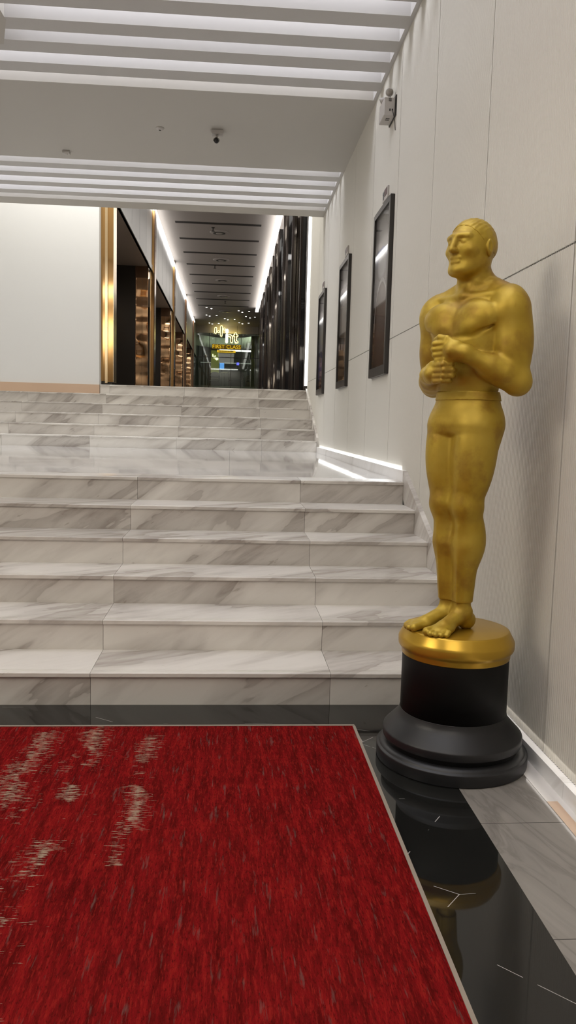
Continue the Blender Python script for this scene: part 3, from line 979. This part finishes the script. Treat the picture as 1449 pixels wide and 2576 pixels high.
poster(8.80, 'middle poster case, brown and cream print with painted reflections and a dark foot',
       [(0.0, (0.02, 0.015, 0.01)), (0.15, (0.045, 0.033, 0.025)), (0.38, (0.07, 0.055, 0.045)), (0.48, (0.17, 0.125, 0.09)), (0.60, (0.30, 0.22, 0.15)), (0.70, (0.46, 0.40, 0.36)), (0.78, (0.44, 0.42, 0.46)), (0.88, (0.20, 0.19, 0.19)), (1.0, (0.17, 0.155, 0.15))],
       None, (-0.16, 2.2, 0.13, 0.32, (0.42, 0.33, 0.27)))
poster(10.93, 'farthest poster case, bluish grey print with painted reflections beside the lit wall edge',
       [(0.0, (0.012, 0.012, 0.015)), (0.12, (0.03, 0.03, 0.06)), (0.25, (0.14, 0.13, 0.30)), (0.40, (0.16, 0.16, 0.22)), (0.55, (0.26, 0.26, 0.31)), (0.72, (0.20, 0.20, 0.24)), (0.9, (0.22, 0.21, 0.22)), (1.0, (0.16, 0.15, 0.15))],
       None, (0.14, 2.2, 0.05, 0.05, (0.62, 0.45, 0.12)))

def plaque(yc, label):
    t = thing('number_plaque', label, 'plaque', (XW, yc, 3.125), 'small plaques above the poster cases')
    q = MB(); q.box(XW - 0.012, XW + 0.001, yc - 0.11, yc + 0.11, 3.125, 3.215, 0.003)
    part(q, 'plate', M_device, t)
    q = MB()
    q.box(XW - 0.0145, XW - 0.012, yc - 0.085, yc + 0.02, 3.155, 3.208)
    part(q, 'dark_field', M_maroon, t)
    q = MB()
    q.box(XW - 0.0145, XW - 0.012, yc + 0.022, yc + 0.085, 3.180, 3.200)
    q.box(XW - 0.0145, XW - 0.012, yc + 0.045, yc + 0.066, 3.140, 3.180)
    part(q, 'mark', M_dark, t)
plaque(6.62, 'small plaque above the poster case nearest the gold statue')
plaque(8.79, 'small plaque above the middle poster case')
plaque(10.95, 'small plaque above the farthest poster case')

# twin-head emergency light
t = thing('emergency_light', 'grey twin-head emergency light high on the ribbed wall', 'light', (XW, 6.45, 3.68))
b = MB(); b.box(XW - 0.008, XW + 0.001, 6.335, 6.60, 3.68, 3.832, 0.002)
part(b, 'back_plate', M_frame, t)
b = MB()
b.prism([(6.352, 3.684), (6.565, 3.684), (6.552, 3.812), (6.352, 3.812)], 1.136, XW - 0.008, 0.004, 'x')
hb = part(b, 'housing', M_device, t)
b = MB()
for q in range(4):
    b.box(1.170, 1.192, 6.3505, 6.353, 3.785 + 0.0062 * q, 3.7885 + 0.0062 * q)
sub(b, 'vent', M_frame, hb, t)
b = MB()
for q in range(2):
    b.box(1.165, 1.195, 6.42 + q * 0.03, 6.432 + q * 0.03, 3.6825, 3.685)
sub(b, 'vent', M_frame, hb, t)
b = MB(); b.box(1.177, 1.186, 6.348, 6.353, 3.714, 3.730, 0.001)
sub(b, 'switch', M_dark, hb, t)
b = MB(); b.box(1.196, 1.205, 6.348, 6.353, 3.718, 3.730, 0.001)
sub(b, 'socket', M_dark, hb, t)
def lamp_head(c, d):
    d = Vector(d).normalized()
    a = d.cross(Vector((0, 0, 1))).normalized()
    u = a.cross(d)
    fr = Matrix.Translation(Vector(c)) @ Matrix((a, u, d)).transposed().to_4x4()
    q = MB()
    q.lathe([(0.0, -0.045), (0.014, -0.045), (0.018, -0.035), (0.030, -0.006), (0.031, 0.006), (0.028, 0.008), (0.0, 0.008)], 0, 0, 40, True, fr)
    q.tube([tuple(Vector(c) - d * 0.03), tuple(Vector(c) - d * 0.03 + Vector((0.006, 0.006, -0.028))), (c[0] + 0.008, c[1] + 0.03, 3.809)], 0.005)
    o = part(q, 'lamp_head', M_device, t)
    q = MB()
    q.lathe([(0.0, 0.0081), (0.0265, 0.0081), (0.022, 0.012), (0.0, 0.0145)], 0, 0, 40, True, fr)
    sub(q, 'lens', M_lens, o, t)
lamp_head((1.182, 6.40, 3.868), (-0.25, -0.95, -0.12))
lamp_head((1.145, 6.50, 3.835), (-0.85, 0.25, -0.45))
b = MB(); b.tube([(1.200, 6.356, 3.72), (1.206, 6.345, 3.70), (1.214, 6.340, 3.665), (1.222, 6.338, 3.62), (1.226, 6.338, 3.57)], 0.0028)
part(b, 'cable', M_frame, t)

# ceiling devices
t = thing('security_camera', 'small bullet security camera hanging from the pale ceiling', 'camera', (-0.175, 8.19, CZ))
b = MB(); b.box(-0.232, -0.118, 8.15, 8.25, CZ - 0.040, CZ, 0.006)
part(b, 'mount', M_device, t)
b = MB(); b.tube([(-0.178, 8.19, CZ - 0.038), (-0.180, 8.185, CZ - 0.062), (-0.181, 8.18, CZ - 0.078)], 0.012)
part(b, 'arm', M_device, t)
cc, cd = Vector((-0.183, 8.17, CZ - 0.105)), Vector((0.02, -0.95, -0.30)).normalized()
ca = cd.cross(Vector((0, 0, 1))).normalized()
cu = ca.cross(cd)
fr = Matrix.Translation(cc) @ Matrix((ca, cu, cd)).transposed().to_4x4()
b = MB(); b.lathe([(0.0, -0.07), (0.022, -0.07), (0.026, -0.06), (0.026, 0.055), (0.024, 0.058), (0.0, 0.058)], 0, 0, 40, True, fr)
part(b, 'barrel', M_device, t)
b = MB()
nh = 18
base = 0
for zz in (-0.06, 0.075):
    for rr in (0.0285, 0.0315):
        for q in range(nh + 1):
            a_ = PI * (-0.02 + 1.04 * q / nh)
            b.v.append(tuple(fr @ Vector((rr * math.cos(a_), rr * math.sin(a_), zz))))
n1_ = nh + 1
for q in range(nh):
    for (r0, r1) in ((0, 2), (3, 1), (1, 0), (2, 3)):
        b.face([r0 * n1_ + q, r0 * n1_ + q + 1, r1 * n1_ + q + 1, r1 * n1_ + q], False)
part(b, 'sunshade', M_frame, t)
b = MB(); b.lathe([(0.0, 0.0585), (0.0225, 0.0585), (0.021, 0.061), (0.012, 0.0635), (0.0, 0.0645)], 0, 0, 32, True, fr)
part(b, 'lens', M_dark, t)

t = thing('smoke_detector', 'flat round white detector on the ceiling beside the security camera', 'detector', (-0.733, 8.20, CZ))
b = MB(); b.lathe([(0.0, CZ - 0.022), (0.020, CZ - 0.022), (0.028, CZ - 0.019), (0.037, CZ - 0.010), (0.041, CZ - 0.004), (0.042, CZ), (0.0, CZ)], -0.733, 8.20, 48)
part(b, 'cover', M_device, t)
b = MB(); b.lathe([(0.0, CZ - 0.026), (0.010, CZ - 0.026), (0.012, CZ - 0.0215), (0.0, CZ - 0.0215)], -0.733, 8.20, 24)
part(b, 'sensor_cap', M_frame, t)
t = thing('motion_sensor', 'small box-shaped sensor at the edge of the pale ceiling panel', 'sensor', (-1.795, 9.03, CZ))
b = MB(); b.box(-1.832, -1.758, 8.995, 9.065, CZ - 0.030, CZ, 0.005)
part(b, 'case', M_device, t)
b = MB(); b.lathe([(0.0, CZ - 0.038), (0.012, CZ - 0.036), (0.019, CZ - 0.029), (0.0, CZ - 0.029)], -1.795, 9.03, 24)
part(b, 'dome', M_device, t)

# ================================================================== CORRIDOR
# left side: brass portal columns, pale fascias over dark recessed bays, brass mirror panels
CY = [13.0, 19.9, 26.8, 33.7, 40.6]
names = ['wide brass column beside the white wall', 'second brass column from the white wall', 'third brass column along the corridor', 'fourth brass column along the corridor', 'farthest brass column near the shopfront']
for i, yc in enumerate(CY):
    x0 = -2.10 if i == 0 else -1.985
    t = thing('brass_column', names[i], 'column', (x0, yc, ZU), 'brass columns on the left of the corridor')
    if i == 0:
        q = MB(); q.box(-2.09, -1.995, yc, yc + 0.35, ZU + 0.06, CZ2, 0.003)
        part(q, 'mirror_face', M_brass, t)['label'] = 'polished brass mirror face'
        q = MB(); q.box(-1.995, -1.955, yc - 0.02, yc + 0.36, ZU + 0.03, CZ2, 0.003)
        part(q, 'edge_trim', M_brass2, t)
        q = MB(); q.box(-1.955, -1.872, yc + 0.01, yc + 0.35, ZU + 0.05, CZ2, 0.003)
        part(q, 'side_face', M_brass, t)
        q = MB(); q.box(-1.872, -1.866, yc + 0.01, yc + 0.34, ZU + 0.05, CZ2 - 0.9)
        part(q, 'light_edge', M_brass2, t)['label'] = 'bright lit edge'
        q = MB(); q.box(-2.05, -1.89, yc + 0.03, yc + 0.33, ZU, ZU + 0.07)
        part(q, 'foot', M_recess, t)
    else:
        q = MB(); q.box(-1.965, -1.895, yc, yc + 0.35, ZU, CZ2, 0.003)
        part(q, 'face', M_brass if i < 3 else M_bronze, t)
        q = MB(); q.box(-1.985, -1.965, yc - 0.01, yc + 0.36, ZU, CZ2, 0.003)
        part(q, 'edge_trim', M_brass2, t)
        q = MB(); q.box(-1.895, -1.875, yc - 0.01, yc + 0.36, ZU, CZ2, 0.003)
        part(q, 'side_trim', M_bronze, t)
FZ = 4.90
for i in range(len(CY)):
    ya = CY[i] + 0.36
    yb = CY[i + 1] - 0.01 if i + 1 < len(CY) else 45.0
    b = MB()
    b.box(-1.99, -1.945, ya, yb, FZ, CZ2 - 0.02)
    b.box(-1.99, -1.930, ya, yb, FZ, FZ + 0.12, 0.003)
    n = 5
    for q in range(1, n):
        yq_ = ya + (yb - ya) * q / n
        b.box(-1.95, -1.942, yq_ - 0.012, yq_ + 0.012, FZ + 0.12, CZ2 - 0.02)
    struct(b.build('trim_fascia', M_fascia))
    if i + 1 < len(CY):
        b = MB(); b.box(-2.75, -1.99, ya, yb, FZ + 0.02, FZ + 0.06)
        struct(b.build('ceiling_bay', M_soffit))
        b = MB(); b.box(-2.80, -2.74, ya - 0.3, yb, ZU, FZ + 0.05)
        struct(b.build('wall_bay', M_smoke2))
        ye = yb - 0.40
        b = MB(); b.box(-2.74, -2.27, ye, ye + 0.05, ZU, FZ + 0.03)
        struct(b.build('wall_return', M_recess))
        b = MB(); b.box(-2.74, -2.0, ye + 0.05, ye + 0.11, ZU, FZ + 0.01)
        struct(b.build('wall_return', M_white))  # pale backing, added so the brass mirrors catch something bright
        area('bay_fill', (-2.35, ya + 1.0, FZ - 0.05), (0.4, 0.8), 14, (1, 0.88, 0.74), (-2.35, ya - 0.6, 3.2))  # added fill, brightens the walls that the brass mirrors reflect
        t = thing('brass_mirror', ['rippled brass mirror in the nearest dark bay', 'rippled brass mirror in the second dark bay', 'rippled brass mirror in the third dark bay', 'rippled brass mirror in the deepest bay'][i], 'mirror', (-2.13, ye, ZU), 'brass mirrors in the corridor bays')
        q = MB()
        for h_ in range(2):
            q.box(-2.27 + h_ * 0.14, -2.133 + h_ * 0.14, ye, ye + 0.02, ZU, FZ - 0.25)
        part(q, 'sheet', M_wavy, t)
        q = MB(); q.box(-2.285, -2.27, ye - 0.02, ye + 0.03, ZU, FZ + 0.02); q.box(-2.27, -1.99, ye, ye + 0.05, FZ - 0.25, FZ + 0.02)
        part(q, 'surround', M_bronze, t)
b = MB(); b.box(-2.8, -1.99, 40.96, 45, ZU, FZ)
struct(b.build('wall_corridor_left', M_recess))
b = MB(); b.box(-1.93, -1.86, 13.4, 41.3, CZ2 - 0.20, CZ2 - 0.15)
tag(b.build('cove_light', M_cove), 'bright cove light strip above the pale fascia', 'light strip')

# right side: tall dark mirror fins below a bright cove
b = MB(); b.box(1.04, 1.18, 13.0, 36.75, CZ2 - 0.20, CZ2 - 0.15)
tag(b.build('cove_light', M_cove), 'bright cove light strip above the dark mirror fins', 'light strip')
npan = 14
ppitch = (36.7 - 13.05) / npan
for i in range(npan):
    ya = 13.05 + ppitch * i
    lab = ['first', 'second', 'third', 'fourth', 'fifth', 'sixth', 'seventh', 'eighth', 'ninth', 'tenth', 'eleventh', 'twelfth', 'thirteenth', 'fourteenth'][i] + ' tall dark mirror fin, counted from the ribbed wall end'
    t = thing('mirror_fin', lab, 'panel', (1.25, ya, ZU), 'dark mirror fins on the right of the corridor')
    q = MB()
    xa, xb = (1.185, 1.275) if i % 3 != 1 else (1.215, 1.245)
    ym = ya + ppitch * 0.55
    q.prism([(xa, ya + 0.03), (xb, ym), (xb + 0.02, ya + ppitch), (1.40, ya + ppitch), (1.40, ya + 0.03)], ZU, CZ2 - 0.12, 0.0)
    part(q, 'sheet', M_smoke if i % 2 else M_smoke2, t)
    q = MB(); q.box(xa - 0.012, xa + 0.03, ya, ya + 0.03, ZU, CZ2 - 0.12)
    part(q, 'edge_trim', M_fintrim, t)
b = MB(); b.box(1.185, 1.228, 12.952, 12.975, ZU + 0.08, CZ2 - 0.2)
tag(b.build('light_strip', M_led), 'vertical white light strip at the end of the ribbed wall', 'light strip')

# corridor ceiling fittings
for i in range(9):
    yl = 21.74 + 1.86 * i
    q = MB()
    q.box(-1.53, 0.73, yl - 0.10, yl + 0.10, CZ2 - 0.004, CZ2 + 0.001)
    lab = ['first', 'second', 'third', 'fourth', 'fifth', 'sixth', 'seventh', 'eighth', 'ninth'][i] + ' dark slot across the corridor ceiling, counted from the lintel'
    tag(q.build('linear_diffuser', M_joint, loc=(-0.4, yl, CZ2)), lab, 'air vent', 'slot diffusers in the corridor ceiling')
dif = None
for i, yl in enumerate((22.7, 26.4, 30.1, 33.8, 38.3)):
    lab = ['nearest', 'second', 'third', 'fourth', 'farthest'][i] + ' round air diffuser on the taupe corridor ceiling'
    if dif is None:
        dif = thing('round_diffuser', lab, 'air vent', (-0.39, yl, CZ2), 'round air diffusers')
        q = MB(); q.lathe([(0.0, CZ2 - 0.04), (0.08, CZ2 - 0.045), (0.10, CZ2 - 0.03), (0.0, CZ2 - 0.03)], -0.39, yl, 40); q.lathe([(0.0, CZ2 - 0.02), (0.20, CZ2 - 0.03), (0.26, CZ2 - 0.012), (0.265, CZ2), (0.0, CZ2)], -0.39, yl, 48)
        part(q, 'cone', M_cceil, dif)
        q = MB(); q.lathe([(0.11, CZ2 - 0.034), (0.17, CZ2 - 0.036), (0.17, CZ2 - 0.02), (0.11, CZ2 - 0.02)], -0.39, yl, 40)
        part(q, 'slot_ring', M_frame, dif)
    else:
        dup(dif, (-0.39 + 0.01 * i, yl, CZ2), lab)
sp_ = None
for i, (xl, yl) in enumerate(((-0.55, 22.2), (-0.60, 27.4), (-0.30, 35.2))):
    lab = ['sprinkler beside the nearest round diffuser', 'sprinkler beyond the second round diffuser', 'sprinkler before the cluster of ceiling spots'][i]
    if sp_ is None:
        sp_ = thing('sprinkler', lab, 'sprinkler', (xl, yl, CZ2), 'ceiling sprinklers')
        q = MB(); q.lathe([(0.0, CZ2 - 0.10), (0.05, CZ2 - 0.095), (0.05, CZ2 - 0.09), (0.012, CZ2 - 0.08), (0.014, CZ2 - 0.01), (0.05, CZ2 - 0.006), (0.05, CZ2), (0.0, CZ2)], xl, yl, 20)
        part(q, 'nozzle', M_frame, sp_)
    else:
        dup(sp_, (xl, yl, CZ2), lab)
M_spot = mat('spot_lens', (1, 1, 1), 0.5, emit=(1, 0.95, 0.86), es=14.0)
spots = [(-1.16, 37.17), (-0.95, 37.54), (-1.24, 39.8), (-1.1, 40.18), (-0.75, 39.86), (-0.36, 40.91), (-0.21, 41.32), (0.13, 41.08), (-1.18, 42.9), (-1.04, 43.3), (-0.69, 43.0),
         (0.3, 37.91), (0.48, 38.36), (0.79, 38.01), (0.68, 39.83), (0.89, 40.3), (1.12, 39.96), (0.38, 42.36), (0.55, 42.76), (0.87, 42.41)]
spt = None
for i, (xl, yl) in enumerate(spots):
    if spt is None:
        spt = thing('downlight', 'tiny round ceiling spot in the cluster above the shopfront', 'light', (xl, yl, CZ2), 'ceiling spots before the shopfront')
        q = MB(); q.lathe([(0.0, CZ2 - 0.012), (0.038, CZ2 - 0.012), (0.038, CZ2 - 0.004), (0.0, CZ2 - 0.004)], xl, yl, 24)
        part(q, 'lens', M_spot, spt)
        q = MB(); q.lathe([(0.039, CZ2 - 0.01), (0.050, CZ2 - 0.008), (0.052, CZ2), (0.039, CZ2)], xl, yl, 24)
        part(q, 'rim', M_frame, spt)
    else:
        dup(spt, (xl, yl, CZ2), 'tiny round ceiling spot in the cluster above the shopfront')

# glass shopfront with mullions
GY = 44.0
b = MB(); b.box(-1.99, 1.42, GY, GY + 0.02, ZU, 6.1)
struct(b.build('window_1', M_glass), 'glass shopfront at the end of the corridor', 'window')
b = MB()
for xm in (-1.2, -0.02, 0.52, 1.32):
    b.box(xm - 0.012, xm + 0.012, GY - 0.03, GY + 0.05, ZU, 6.1)
b.box(-1.99, 1.42, GY - 0.03, GY + 0.05, 4.80, 4.83)
struct(b.build('trim_4', M_frame))
b = MB(); b.box(-1.99, 1.42, GY - 0.05, GY + 0.25, 6.1, CZ2)
struct(b.build('trim_5', M_cceil))
# lounge behind it
M_lwall = mat('grey_green_wall', (0.085, 0.095, 0.08), 0.5)
M_lceil = mat('lounge_ceiling', (0.42, 0.44, 0.40), 0.5)
b = MB(); b.box(-2.6, 2.2, GY + 0.3, 51, 2.9, 3.3)
struct(b.build('floor_lounge', M_cfloor))
b = MB(); b.box(-2.6, 2.2, 50.5, 50.7, 3.3, CZ2)
struct(b.build('wall_lounge', M_lwall))
b = MB()
arc = [(-1.95, 45.2)] + [(-1.9 + 0.18 * q, 45.3 + 1.6 * math.sin(PI * q / 18)) for q in range(0, 19)] + [(1.42, 45.2)]
for q in range(len(arc) - 1):
    (xa, ya), (xb, yb) = arc[q], arc[q + 1]
    b.v += [(xa, ya, 5.55), (xb, yb, 5.55), (xb, yb, 6.15), (xa, ya, 6.15), (xa, ya + 0.2, 5.55), (xb, yb + 0.2, 5.55), (xb, yb + 0.2, 6.15), (xa, ya + 0.2, 6.15)]
    o_ = len(b.v) - 8
    for fc in ((0, 1, 2, 3), (4, 7, 6, 5), (0, 4, 5, 1), (3, 2, 6, 7)):
        b.face([o_ + w_ for w_ in fc], True)
struct(b.build('trim_6', M_lceil))
b = MB(); b.box(-1.0, 1.35, 46.95, 47.05, 5.42, 5.50)
tag(b.build('cove_light', M_cove), 'curved band of lounge ceiling light behind the sign', 'light strip')
area('lounge_lamp', (0.1, 45.6, 6.3), (2.2, 0.6), 14, (0.95, 1, 0.82), (0.1, 46.6, 5.4))
b = MB(); b.box(-1.9, 1.35, 50.44, 50.5, 4.98, 5.02)
tag(b.build('shelf_light', mat('dim_strip', (1, 1, 1), 0.5, emit=(0.8, 0.85, 0.8), es=0.18)), 'dim light line along the lounge wall', 'light strip')
M_green = mat('green_glow_stone', (0.20, 0.21, 0.05), 0.5, emit=(0.35, 0.36, 0.08), es=0.22)  # green lighting on the stone is put in as a weak glow
t = thing('pillar', 'yellow-green lit pillar standing in the lounge', 'pillar', (-0.9, 45.6, 3.3))
b = MB(); b.box(-1.13, -0.69, 45.4, 45.8, 3.3, 5.3, 0.01)
part(b, 'shaft', M_green, t)
b = MB(); b.box(-1.16, -0.66, 45.37, 45.83, 5.3, 5.42, 0.01)
part(b, 'capital', M_lwall, t)
M_curt = mat('cream_curtain', (0.52, 0.47, 0.36), 0.8)
b = MB()
nf = 60
for q in range(nf + 1):
    xx_ = 1.08 + 0.34 * q / nf
    yy_ = 44.9 + 0.03 * math.sin(q * 1.05)
    b.v += [(xx_, yy_, 3.3), (xx_, yy_, 6.1), (xx_, yy_ + 0.012, 6.1), (xx_, yy_ + 0.012, 3.3)]
for q in range(nf):
    o_ = 4 * q
    b.face([o_, o_ + 4, o_ + 5, o_ + 1], True)
    b.face([o_ + 3, o_ + 2, o_ + 6, o_ + 7], True)
    b.face([o_ + 1, o_ + 5, o_ + 6, o_ + 2])
tag(b.build('curtain', M_curt), 'cream curtain hanging at the right end of the shopfront', 'curtain')
M_tv = mat('blue_screen', (0.02, 0.05, 0.1), 0.2, emit=(0.10, 0.32, 0.85), es=1.0)
M_tv2 = mat('violet_screen', (0.02, 0.02, 0.1), 0.2, emit=(0.16, 0.16, 1.0), es=1.3)
def screen(name, label, x0, x1, z0, z1, yy_, M):
    t = thing(name, label, 'screen', ((x0 + x1) / 2, yy_, z0))
    q = MB(); q.box(x0 - 0.02, x1 + 0.02, yy_, yy_ + 0.05, z0 - 0.02, z1 + 0.02, 0.004)
    part(q, 'casing', M_dark, t)
    q = MB(); q.box(x0, x1, yy_ - 0.004, yy_, z0, z1)
    part(q, 'display', M, t)
    q = MB(); q.box((x0 + x1) / 2 - 0.03, (x0 + x1) / 2 + 0.03, yy_ + 0.01, yy_ + 0.04, 3.3, z0 - 0.02)
    part(q, 'stand', M_dark, t)
screen('television', 'light blue screen glowing beside the green pillar', -0.66, -0.40, 4.34, 4.70, 46.5, M_tv)
screen('monitor', 'small violet screen glowing above the dark sofa', 0.31, 0.46, 4.64, 4.79, 47.0, M_tv2)
M_sofa = mat('dark_upholstery', (0.012, 0.011, 0.010), 0.8)
M_tan = mat('taupe_upholstery', (0.13, 0.11, 0.085), 0.8)
def seat(name, label, cat, x0, x1, yy_, zt, mb_, mc_, group=None):
    t = thing(name, label, cat, ((x0 + x1) / 2, yy_, 3.3), group)
    w_ = x1 - x0
    q = MB(); q.box(x0, x1, yy_ - 0.35, yy_ + 0.35, 3.30, 3.62, 0.03)
    part(q, 'base', mb_, t)
    q = MB(); q.box(x0 + 0.07, x1 - 0.07, yy_ - 0.37, yy_ + 0.22, 3.62, 3.76, 0.04)
    part(q, 'cushion', mc_, t)
    q = MB()
    pr = [(x0, 3.6)] + [(x0 + w_ * (0.5 - 0.5 * math.cos(PI * k_ / 16)), 3.85 + (zt - 3.85) * math.sin(PI * k_ / 16) ** 0.6) for k_ in range(17)] + [(x1, 3.6)]
    q.prism(pr, yy_ + 0.20, yy_ + 0.38, 0.03, 'y')
    part(q, 'backrest', mb_, t)
    for xa in (x0, x1 - 0.08):
        q = MB(); q.box(xa, xa + 0.08, yy_ - 0.35, yy_ + 0.30, 3.6, 3.86, 0.025)
        part(q, 'armrest', mb_, t)
    return t
seat('armchair', 'taupe armchair below the green pillar in the lounge', 'chair', -1.18, -0.62, 44.95, 4.10, M_sofa, M_tan)
seat('sofa', 'dark round-backed sofa in the middle of the lounge', 'sofa', -0.16, 0.72, 45.3, 4.30, M_sofa, M_sofa)
seat('chaise', 'taupe chaise with a tilted pillow beside the cream curtain', 'sofa', 0.80, 1.40, 45.6, 4.00, M_tan, M_tan)
b = MB(); b.prism([(0.95, 3.765), (1.10, 4.16), (1.20, 4.14), (1.24, 3.765)], 45.33, 45.45, 0.02, 'y')
tag(b.build('pillow', M_tan), 'taupe pillow leaning on the chaise', 'pillow')
t = thing('side_table', 'small dark table with a pale top between armchair and sofa', 'table', (-0.38, 45.3, 3.3))
b = MB(); b.lathe([(0.0, 4.06), (0.20, 4.06), (0.20, 4.10), (0.0, 4.10)], -0.38, 45.3, 32)
part(b, 'top', M_curt, t)
b = MB(); b.lathe([(0.0, 3.3), (0.14, 3.3), (0.14, 3.33), (0.03, 3.36), (0.03, 4.06), (0.0, 4.06)], -0.38, 45.3, 24)
part(b, 'pedestal', M_dark, t)

# illuminated sign hanging in front of the glass
M_neon = mat('sign_glow', (1, 0.95, 0.6), 0.5, emit=(1.0, 0.86, 0.32), es=1.7)
M_neonw = mat('sign_glow_white', (1, 1, 0.9), 0.5, emit=(1.0, 0.94, 0.66), es=2.0)
M_face = mat('sign_brown_face', (0.10, 0.06, 0.015), 0.4)
M_signgold = mat('sign_gold', (0.55, 0.36, 0.03), 0.25, metal=0.7, emit=(0.75, 0.48, 0.02), es=0.55)
M_signdark = mat('sign_dark_gold', (0.09, 0.055, 0.006), 0.4, emit=(0.16, 0.09, 0.0), es=0.3)
KS = 1 / 690.0
SGX, SGZ, SGY = -0.27, 5.985, 43.7
def sp3(p):
    return (SGX + (p[0] - 690) * KS, SGZ - (p[1] - 500) * KS)
def stroke(mb, pts, r, ya, yb):
    """round-ended stroke in the sign plane with thickness ya..yb"""
    P = [Vector(sp3(p)) for p in pts]
    r *= KS
    for a, c in zip(P[:-1], P[1:]) if len(P) > 1 else [(P[0], P[0])]:
        dv = (c - a)
        an = math.atan2(dv.y, dv.x) if dv.length > 1e-6 else 0
        poly = [(c.x + r * math.cos(an - PI / 2 + PI * q / 10), c.y + r * math.sin(an - PI / 2 + PI * q / 10)) for q in range(11)]
        poly += [(a.x + r * math.cos(an + PI / 2 + PI * q / 10), a.y + r * math.sin(an + PI / 2 + PI * q / 10)) for q in range(11)]
        mb.prism(poly, ya, yb, 0.0, 'y')
sg = thing('illuminated_sign', 'glowing yellow sign of rounded strokes and letters before the shopfront', 'sign', (SGX, SGY, 5.0))
glyphs = [[[(285, 268), (275, 415)]], [[(388, 385)]], [[(495, 205), (490, 515)]], [[(598, 285)]],
          [[(775, 520), (825, 520), (862, 545), (877, 600), (877, 740)]],
          [[(1020, 445), (1020, 690), (1040, 735), (1085, 745)], [(975, 515), (1075, 515)]]]
for gi, gl in enumerate(glyphs):
    dot = gi in (1, 3)
    h_ = MB(); d_ = MB()
    for ln_ in gl:
        stroke(h_, ln_, 48, SGY, SGY + 0.04)
        stroke(d_, ln_, 20 if not dot else 19, SGY - 0.03, SGY)
    o = part(h_, 'letter', M_neon, sg)
    sub(d_, 'letter_face', M_face, o, sg)
h_ = MB()
stroke(h_, [(697, 500), (692, 745)], 50, SGY, SGY + 0.04)
stroke(h_, [(700, 330), (700, 385)], 56, SGY, SGY + 0.04)
part(h_, 'letter', M_neonw, sg)['label'] = 'white glowing letter i with an oval dot'
# block lettering
def text_part(txt, size, width, cx, zc, ya, name, M, ext):
    cu_ = bpy.data.curves.new('lettering', 'FONT')
    cu_.body = txt
    cu_.size = size
    cu_.align_x = 'CENTER'
    cu_.extrude = ext
    cu_.space_character = 1.05
    tmp = bpy.data.objects.new('lettering', cu_)
    COL.objects.link(tmp)
    bpy.context.view_layer.update()
    me = bpy.data.meshes.new_from_object(tmp.evaluated_get(bpy.context.evaluated_depsgraph_get()))
    bpy.data.objects.remove(tmp)
    bpy.data.curves.remove(cu_)
    xs_ = [v.co.x for v in me.vertices]
    ys_ = [v.co.y for v in me.vertices]
    kx = width / (max(xs_) - min(xs_))
    ky = size / (max(ys_) - min(ys_))
    mx_, my_ = (max(xs_) + min(xs_)) / 2, (max(ys_) + min(ys_)) / 2
    for v in me.vertices:
        x_, y_, z_ = v.co
        v.co = ((x_ - mx_) * kx + cx - sg.location.x, ya + z_ * -1 - sg.location.y, (y_ - my_) * ky + zc - sg.location.z)
    me.materials.append(M)
    o = bpy.data.objects.new(name, me)
    COL.objects.link(o)
    o.parent = sg
    return o
(xa, za), (xb, zb) = sp3((150, 845)), sp3((1240, 1010))
b = MB(); b.box(xa, xb, SGY + 0.02, SGY + 0.05, zb, za, 0.004)
part(b, 'backboard', M_signdark, sg)
text_part('FIRST CLASS', (za - zb) * 0.80, (xb - xa) * 0.95, (xa + xb) / 2, (za + zb) / 2, SGY, 'lettering', M_signgold, 0.02)['label'] = 'gold capital lettering FIRST CLASS'
(xa, za), (xb, zb) = sp3((350, 1055)), sp3((1030, 1135))
b = MB(); b.box(xa, xb, SGY + 0.01, SGY + 0.05, zb, za, 0.004)
lp = part(b, 'lower_plate', M_signgold, sg)
b = MB()
xq = xa + 0.07
for w_ in (0.05, 0.06, 0.04, 0.06, 0.05, 0.06, 0.05, 0.03, 0.06, 0.05, 0.06, 0.06):
    b.box(xq, xq + w_, SGY, SGY + 0.01, zb + 0.03, za - 0.03)
    xq += w_ + 0.015
sub(b, 'mark', M_face, lp, sg)
b = MB()
for xw in (-0.85, 0.3):
    b.tube([(xw, SGY + 0.03, 5.5), (xw, SGY + 0.03, CZ2)], 0.006, 8)
part(b, 'hanger', M_frame, sg)
# reflection of the sign, modelled as small glowing strokes at the green pillar
t = thing('sign_reflection', 'reflection of the sign built as small white glowing strokes', 'sign', (-0.9, 45.36, 4.8))
for (x0, z0, z1) in ((-1.03, 4.92, 5.10), (-0.96, 4.86, 5.00), (-0.89, 4.80, 5.02), (-0.82, 4.76, 4.94), (-0.75, 4.78, 4.92)):
    q = MB(); q.box(x0 - 0.02, x0 + 0.02, 45.36, 45.4, z0, z1, 0.008)
    part(q, 'letter', M_neonw, t)
